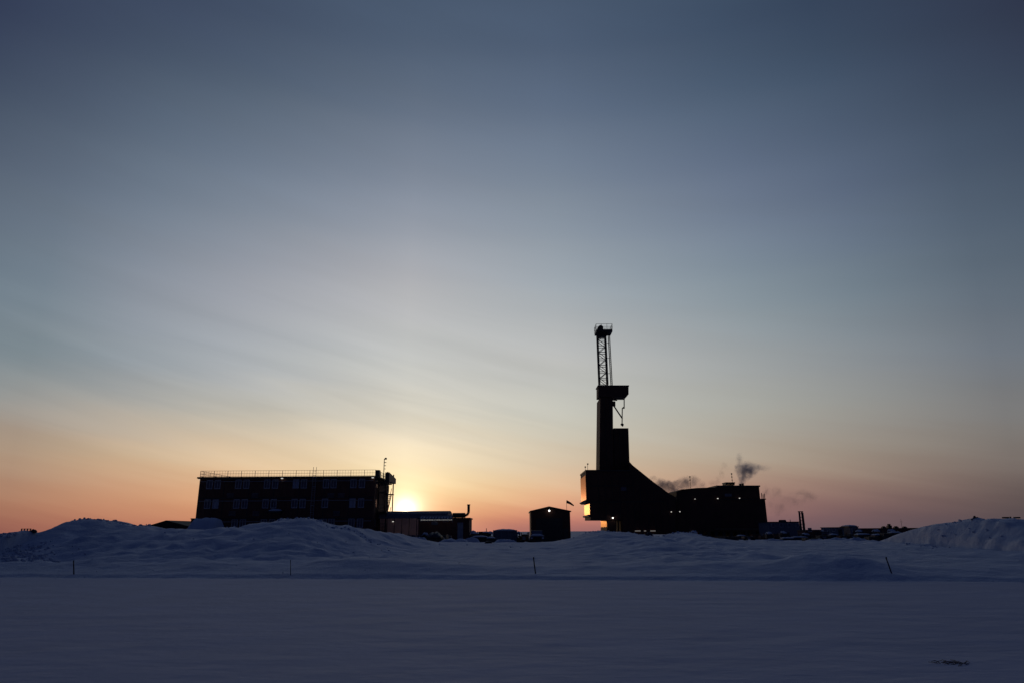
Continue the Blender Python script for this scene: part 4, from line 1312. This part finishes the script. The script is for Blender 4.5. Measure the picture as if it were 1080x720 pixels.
# dry grass poking out of the road snow
def tuft(name, label, px, py, rad, n, seed, hmax=.05):
    random.seed(seed)
    d = W(px, py, 1.0) - Vector((0, 0, EYE))
    p0 = Vector((0, 0, EYE)) + d * (-(EYE - .02) / d.z)
    b = B()
    for i in range(n):
        a = random.uniform(0, 6.28)
        r = rad * random.random() ** .7
        base = p0 + Vector((math.cos(a) * r, math.sin(a) * r * .9, -.01))
        aa = random.gauss(0, .5) + (0 if random.random() < .5 else math.pi)
        L = random.uniform(.05, .16)
        mid = base + Vector((math.cos(aa) * L * .5, math.sin(aa) * L * .5, random.uniform(.2, 1) * hmax))
        tip = base + Vector((math.cos(aa) * L, math.sin(aa) * L, random.uniform(.0, .7) * hmax))
        b.tube(base, mid, .006, .005, 4).tube(mid, tip, .005, .002, 4)
    tag(link(name, b, 'straw'), label, 'grass tuft')


tuft('grass_tuft', 'flattened dark grass tuft in the road snow at the lower right', 1006, 698.5, .19, 26, 2, .035)

# ------------------------------------------------------------------ exhaust smoke and steam
def smoke(name, label, blobs, Y, dens, col, sc, seed, thr=.42):
    """closed hull round the drift; the density is 3D noise inside soft balls"""
    m = bpy.data.materials.new(name)
    m.use_nodes = True
    t = m.node_tree
    t.nodes.clear()
    out = t.nodes.new('ShaderNodeOutputMaterial')
    pv = t.nodes.new('ShaderNodeVolumePrincipled')
    pv.inputs['Color'].default_value = col + (1,)
    pv.inputs['Anisotropy'].default_value = .2
    t.links.new(pv.outputs[0], out.inputs['Volume'])
    co = t.nodes.new('ShaderNodeTexCoord')

    def mt(op, a, b=None, c=None, clamp=False):
        n = t.nodes.new('ShaderNodeMath')
        n.operation = op
        n.use_clamp = clamp
        for i, v in enumerate((a, b, c)):
            if v is None:
                continue
            if isinstance(v, (int, float)):
                n.inputs[i].default_value = v
            else:
                t.links.new(v, n.inputs[i])
        return n.outputs[0]
    ws_ = t.nodes.new('ShaderNodeTexNoise')
    ws_.inputs['Scale'].default_value = sc * .7
    ws_.inputs['Detail'].default_value = 3
    t.links.new(co.outputs['Object'], ws_.inputs['Vector'])
    vm = t.nodes.new('ShaderNodeVectorMath')
    vm.operation = 'MULTIPLY_ADD'
    t.links.new(ws_.outputs['Color'], vm.inputs[0])
    vm.inputs[1].default_value = (1.6, 1.6, 1.6)
    ad = t.nodes.new('ShaderNodeVectorMath')
    ad.operation = 'ADD'
    t.links.new(co.outputs['Object'], ad.inputs[0])
    ad.inputs[1].default_value = (-.8, -.8, -.8)
    t.links.new(ad.outputs[0], vm.inputs[2])
    nz_ = t.nodes.new('ShaderNodeTexNoise')
    nz_.inputs['Scale'].default_value = sc
    nz_.inputs['Detail'].default_value = 5
    nz_.inputs['Roughness'].default_value = .6
    t.links.new(co.outputs['Object'], nz_.inputs['Vector'])
    tot = None
    cs_ = [(W(px, py, Y), rx, rz, k) for px, py, rx, rz, k in blobs]
    org = cs_[0][0].copy()
    for c, rx, rz, k in cs_:
        sb = t.nodes.new('ShaderNodeVectorMath')
        sb.operation = 'SUBTRACT'
        t.links.new(vm.outputs[0], sb.inputs[0])
        sb.inputs[1].default_value = c - org
        dv = t.nodes.new('ShaderNodeVectorMath')
        dv.operation = 'DIVIDE'
        t.links.new(sb.outputs[0], dv.inputs[0])
        dv.inputs[1].default_value = (rx, (rx + rz) / 2, rz)
        ln = t.nodes.new('ShaderNodeVectorMath')
        ln.operation = 'LENGTH'
        t.links.new(dv.outputs[0], ln.inputs[0])
        f_ = mt('MULTIPLY', mt('SUBTRACT', 1.0, ln.outputs['Value'], clamp=True), k)
        tot = f_ if tot is None else mt('MAXIMUM', tot, f_)
    nn = mt('MULTIPLY', mt('SUBTRACT', nz_.outputs[0], thr, clamp=True), 4.0)
    t.links.new(mt('MULTIPLY', mt('MULTIPLY', tot, nn), dens), pv.inputs['Density'])
    b = B()
    pad = 1.0
    x0 = min(c.x - rx for c, rx, rz, k in cs_) - pad
    x1 = max(c.x + rx for c, rx, rz, k in cs_) + pad
    zz0 = min(c.z - rz for c, rx, rz, k in cs_) - pad * .3
    zz1 = max(c.z + rz for c, rx, rz, k in cs_) + pad
    dy = max((rx + rz) / 2 for c, rx, rz, k in cs_) + pad * .6
    cxm, czm = (x0 + x1) / 2, (zz0 + zz1) / 2
    b.ball((cxm, Y, czm), 1.0, 10, ((x1 - x0) / 2 * 1.25, dy * 1.3, (zz1 - zz0) / 2 * 1.25))
    b.v = [tuple(Vector(v) - org) for v in b.v]
    o = link(name, b, m, None, True)
    o.location = org
    tag(o, label, 'smoke', None, 'stuff')


smoke('smoke', 'dense dark smoke puff above the exhaust stack of the engine building',
      [(782, 508.5, .9, 1.5, .9), (782.8, 503, 1.3, 2.0, 1), (784.5, 498, 2.1, 2.4, 1), (788, 495, 2.9, 2.3, 1.0), (780.5, 494, 1.6, 1.8, .6), (797, 492.5, 2.4, 1.2, .4), (780, 486, 1.0, 2.4, .28), (806, 493, 2.2, .9, .2)],
      YR + 9, 1.45, (.80, .84, .97), .8, 1, .32)
smoke('smoke', 'ragged low smoke drifting behind the sloping shoulder of the rig',
      [(698, 511, 2.6, 2.0, 1), (703, 512, 2.8, 2.0, 1), (709, 515, 2.6, 1.9, .9), (716, 512, 2.8, 2.0, .6), (724, 509, 2.6, 2.2, .55), (732, 508, 2.3, 2.0, .55), (689, 505, 1.6, 1.1, .5), (739, 510, 2.0, 1.2, .3)],
      YR + 22, 1.35, (.66, .60, .66), .5, 2, .33)
smoke('steam', 'thin steam wisps trailing over the cabin block on the right',
      [(808, 517, 1.2, 1.5, .6), (818, 520, 2.6, 2.0, .22), (822, 534, 3.4, 3.0, .25), (835, 527, 3.2, 2.4, .22), (848, 522, 3.0, 2.0, .3), (855, 524, 2.0, 1.4, .25)],
      YR + 14, 1.2, (.45, .40, .44), .45, 3, .44)
smoke('steam', 'faint slanting steam trail between the two smoke puffs',
      [(757, 506, 1.0, 1.6, .3), (761, 499, 1.0, 1.8, .3), (764, 492, .9, 1.6, .25), (752, 509, 1.6, .9, .25)],
      YR + 17, 1.2, (.50, .42, .42), .6, 4, .40)
